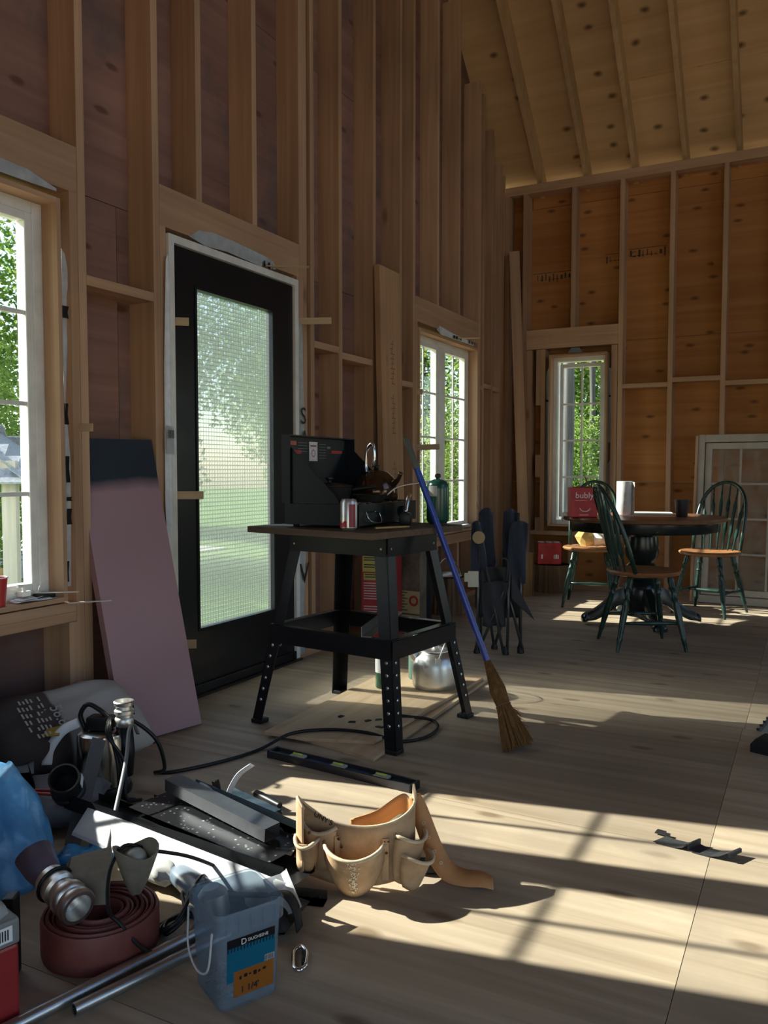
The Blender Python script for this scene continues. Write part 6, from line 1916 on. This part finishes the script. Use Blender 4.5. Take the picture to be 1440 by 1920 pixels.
lettering('label_text', 'D', 0.017, M_PINKINK, bk_, frame((1, 0, 0), (0, -0.05, 1), (-0.022, -0.0708, 0.1305)))
lettering('label_text', 'DUCHESNE', 0.0085, M_PINKINK, bk_, frame((1, 0, 0), (0, -0.05, 1), (-0.007, -0.0710, 0.1335)))
lettering('label_text', "1 1/4'", 0.018, M_INK, bk_, frame((1, 0, 0), (0, -0.05, 1), (-0.022, -0.0662, 0.032)))
for k in range(6):
    onface('label_mark', -0.024 + 0.010 * k, -0.019 + 0.010 * k + 0.002 * (k % 2), 0.059 + 0.002 * (k % 3), 0.066 + 0.002 * (k % 2), M_INK, 0.0006)
mb = MB()
rg = random.Random(12)
for i in range(170):
    p = Vector((rg.uniform(-0.045, 0.045), rg.uniform(-0.045, 0.045), rg.uniform(0.012, 0.034)))
    a, e_ = rg.uniform(0, 6.28), rg.uniform(-0.4, 0.4)
    d = Vector((math.cos(a) * math.cos(e_), math.sin(a) * math.cos(e_), math.sin(e_))) * 0.013
    q0, q1 = p - d, p + d
    q0.z, q1.z = max(0.009, q0.z), max(0.009, q1.z)
    mb.tube([q0, q1], [0.0012, 0.0009], 4)
    mb.tube([q0, q0 + (q0 - q1).normalized() * 0.001], 0.003, 5)
tag(mb.build('nails', M_STEEL, bk_), kind='stuff')
kc = empty('snap_hook', (1.575, 1.415, 0.0), (0, 0, R(122)), 'chrome snap hook lying on the floor beside the bucket', 'hook')
MB().tube(bez([(0.0, -0.012, 0.006), (0.05, -0.014, 0.006), (0.075, 0.0, 0.006), (0.05, 0.014, 0.006), (0.0, 0.012, 0.006), (-0.012, 0.0, 0.006), (0.0, -0.012, 0.006)], 6), 0.0048, 8).build('hook_body', M_CHROME, kc, smooth=True)
MB().tube([(0.005, -0.007, 0.008), (0.05, -0.007, 0.008)], 0.004, 8).build('gate', M_BLACK, kc, smooth=True)

# ------------------------------------------------------------------ bits on the open floor
ps = empty('bent_strip', (2.135, 2.39, 0.0), (0, 0, R(-8)), 'bent grey vinyl strip lying alone on the sunlit floor', 'vinyl strip')
sec = [(0.0, 0.004), (0.03, 0.0015), (0.06, 0.002), (0.082, 0.008), (0.092, 0.022), (0.096, 0.021), (0.096, 0.006), (0.115, 0.0015), (0.15, 0.002), (0.178, 0.010), (0.198, 0.024), (0.203, 0.022), (0.203, 0.012)]
mb = MB()
A = [mb.bm.verts.new((x, -0.022, z)) for x, z in sec]
B = [mb.bm.verts.new((x + 0.02, 0.035, z)) for x, z in sec]
fs = [mb.bm.faces.new((A[i], A[i + 1], B[i + 1], B[i])) for i in range(len(sec) - 1)]
bmesh.ops.solidify(mb.bm, geom=fs, thickness=0.0015)
mb.build('strip', plain('grey_vinyl', (0.085, 0.09, 0.095), 0.45), ps)
mb = MB()
mb.box(0.0, 0.03, 0.035, 0.045, 0.004, 0.010); mb.box(-0.012, 0.0, 0.035, 0.062, 0.004, 0.007); mb.box(0.0, 0.014, 0.052, 0.062, 0.004, 0.007)
mb.build('clip_end', M_DKMET, ps)
tc_ = empty('tool_case', (2.345, 3.38, 0.0), (0, 0, R(-18)), 'black and grey tool case standing half open at the right', 'case')
MB().prism([(0, 0.0), (0.30, 0.0), (0.30, 0.055), (0.02, 0.055), (0.0, 0.03)], 'y', -0.07, 0.02).build('case_body', M_BLACK, tc_)
MB().prism([(0.0, 0.057), (0.30, 0.057), (0.30, 0.21), (0.105, 0.21)], 'y', 0.022, 0.042).build('case_panel', plain('grey_green_panel', (0.22, 0.28, 0.27), 0.4), tc_)
MB().prism([(-0.012, 0.056), (0.004, 0.056), (0.108, 0.212), (0.092, 0.212)], 'y', 0.018, 0.046).build('panel_rim', plain('ribbed_grey', (0.12, 0.12, 0.13), 0.5), tc_)
for k in range(9):
    f = k / 9
    bx('rib', -0.010 + 0.104 * f, 0.0 + 0.104 * f, 0.012, 0.0175, 0.062 + 0.15 * f, 0.070 + 0.15 * f, M_DKMET, tc_)

# ------------------------------------------------------------------ shims and things on the first sill
M_SHIM = wood('shim_wood', (0.62, 0.47, 0.29), (0.50, 0.35, 0.20), 'X', knots=0.1, vary=0.1)
def shim(x0, y, z, L, w, label, d=(1, 0, 0), t=0.006, wide=(0, 1, 0)):
    o = MB().prism([(0, -t / 2), (L, -t * 0.2), (L, t * 0.2), (0, t / 2)], 'y', -w / 2, w / 2).build('wood_shim', M_SHIM)
    o.matrix_local = frame(d, wide, (x0, y, z))
    tag(o, label, 'shim', 'wood shims wedged round the openings')
    return o
shim(-0.05, 2.286, 1.21, 0.115, 0.03, 'short shim poking out beside the first window', wide=(0, 0, 1), d=(1, 0.12, 0))
shim(-0.02, 2.822, 1.70, 0.085, 0.035, 'shim poking out at the upper left of the black door', wide=(0, 0, 1), d=(0.8, 0.6, 0))
shim(-0.02, 2.823, 0.935, 0.14, 0.035, 'shim poking out level with the middle of the black door', wide=(0, 0, 1), d=(0.85, 0.55, 0))
shim(-0.02, 2.824, 0.265, 0.10, 0.04, 'shim poking out near the foot of the black door', wide=(0, 0, 1), d=(0.8, 0.6, 0))
shim(-0.02, 3.50, 2.082, 0.25, 0.035, 'long pale shim sticking out over the black door', d=(0.8, 0.6, 0.03))
shim(-0.02, 3.815, 1.855, 0.20, 0.035, 'pale shim sticking out right of the black door by the stud', wide=(0, 0, 1), d=(0.85, 0.5, 0.03))
shim(-0.02, 5.338, 0.985 + 0.22, 0.18, 0.04, 'brown shim sticking out across the second window', wide=(0, 0, 1), d=(0.9, 0.4, 0.03))
shim(-0.02, 5.338, 1.60, 0.06, 0.04, 'short shim at the upper side of the second window', wide=(0, 0, 1), d=(0.9, 0.4, 0))
shim(-0.02, 6.06, 2.075, 0.20, 0.04, 'pale shim sticking out over the second window', d=(0.9, 0.45, 0.02))
SZ = 0.569
rc = empty('paper_cup', (-0.028, 1.935, SZ), label='red paper cup with white rim on the first window sill', cat='cup')
MB().lathe([(0, 0.002), (0.026, 0), (0.036, 0.10), (0.034, 0.10), (0.025, 0.004), (0, 0.004)], 24, cap=False).build('cup_body', plain('red_cup', (0.50, 0.03, 0.03), 0.4), rc, smooth=40)
MB().tube([(0.0365 * math.cos(6.2832 * k / 24), 0.0365 * math.sin(6.2832 * k / 24), 0.101) for k in range(25)], 0.002, 6).build('cup_rim', M_PAPER, rc, smooth=True)
MB().grid(lambda u, v: ((0.0315 + 0.002 * v) * math.cos(R(-95 + 60 * u)), (0.0315 + 0.002 * v) * math.sin(R(-95 + 60 * u)), 0.045 + 0.02 * v * (0.6 + 0.4 * math.sin(7 * u))), 8, 3).build('cup_print', M_PAPER, rc)
paperbit('paper_sheet', -0.012, 2.075, 0.5695, 0.075, 0.15, R(-8), M_PAPER, 'white leaflet curling over the front of the first sill', curl=0.006)
paperbit('paper_sheet', -0.035, 2.07, 0.574, 0.05, 0.10, R(12), M_PAPER, 'second white leaflet under the black gadget on the first sill')
gdg = empty('phone_charger', (-0.04, 2.145, SZ), (0, 0, R(80)), 'black gadget with white cable ties on the first sill', 'gadget')
MB().box(-0.035, 0.035, -0.018, 0.018, 0, 0.018, bev=0.003).build('gadget_body', M_BLACK, gdg)
MB().tube(bez([(-0.02, 0.0, 0.019), (-0.025, -0.005, 0.035), (-0.01, 0.0, 0.055), (0.02, 0.005, 0.075)], 5), 0.0012, 5).build('cable_tie', M_PAPER, gdg, smooth=True)
MB().tube(bez([(-0.02, 0.0, 0.019), (-0.045, 0.0, 0.035), (-0.075, 0.0, 0.04)], 5), 0.0012, 5).build('cable_tie', M_PAPER, gdg, smooth=True)
o = MB().box(-0.085, 0.085, -0.012, 0.012, 0, 0.003, bev=0.001).build('paint_stick', plain('pale_stick', (0.70, 0.64, 0.54), 0.7), None, (0.010, 2.19, 0.5695), (0, 0, R(36)))
o.location = (-0.005, 2.165, 0.588)
tag(o, 'pale wooden stick resting on the first sill', 'stick')
ps2 = MB().prism([(-0.08, 0), (-0.075, -0.008), (0.07, -0.009), (0.082, 0), (0.07, 0.009), (-0.075, 0.008)], 'z', 0, 0.0035).build('paint_stick', plain('pale_stick', (0.70, 0.64, 0.54), 0.7), None, (0.065, 2.262, 0.5435), (0, 0, R(52)))
tag(ps2, 'pale stirring stick jutting from the first sill past the stud', 'stick')
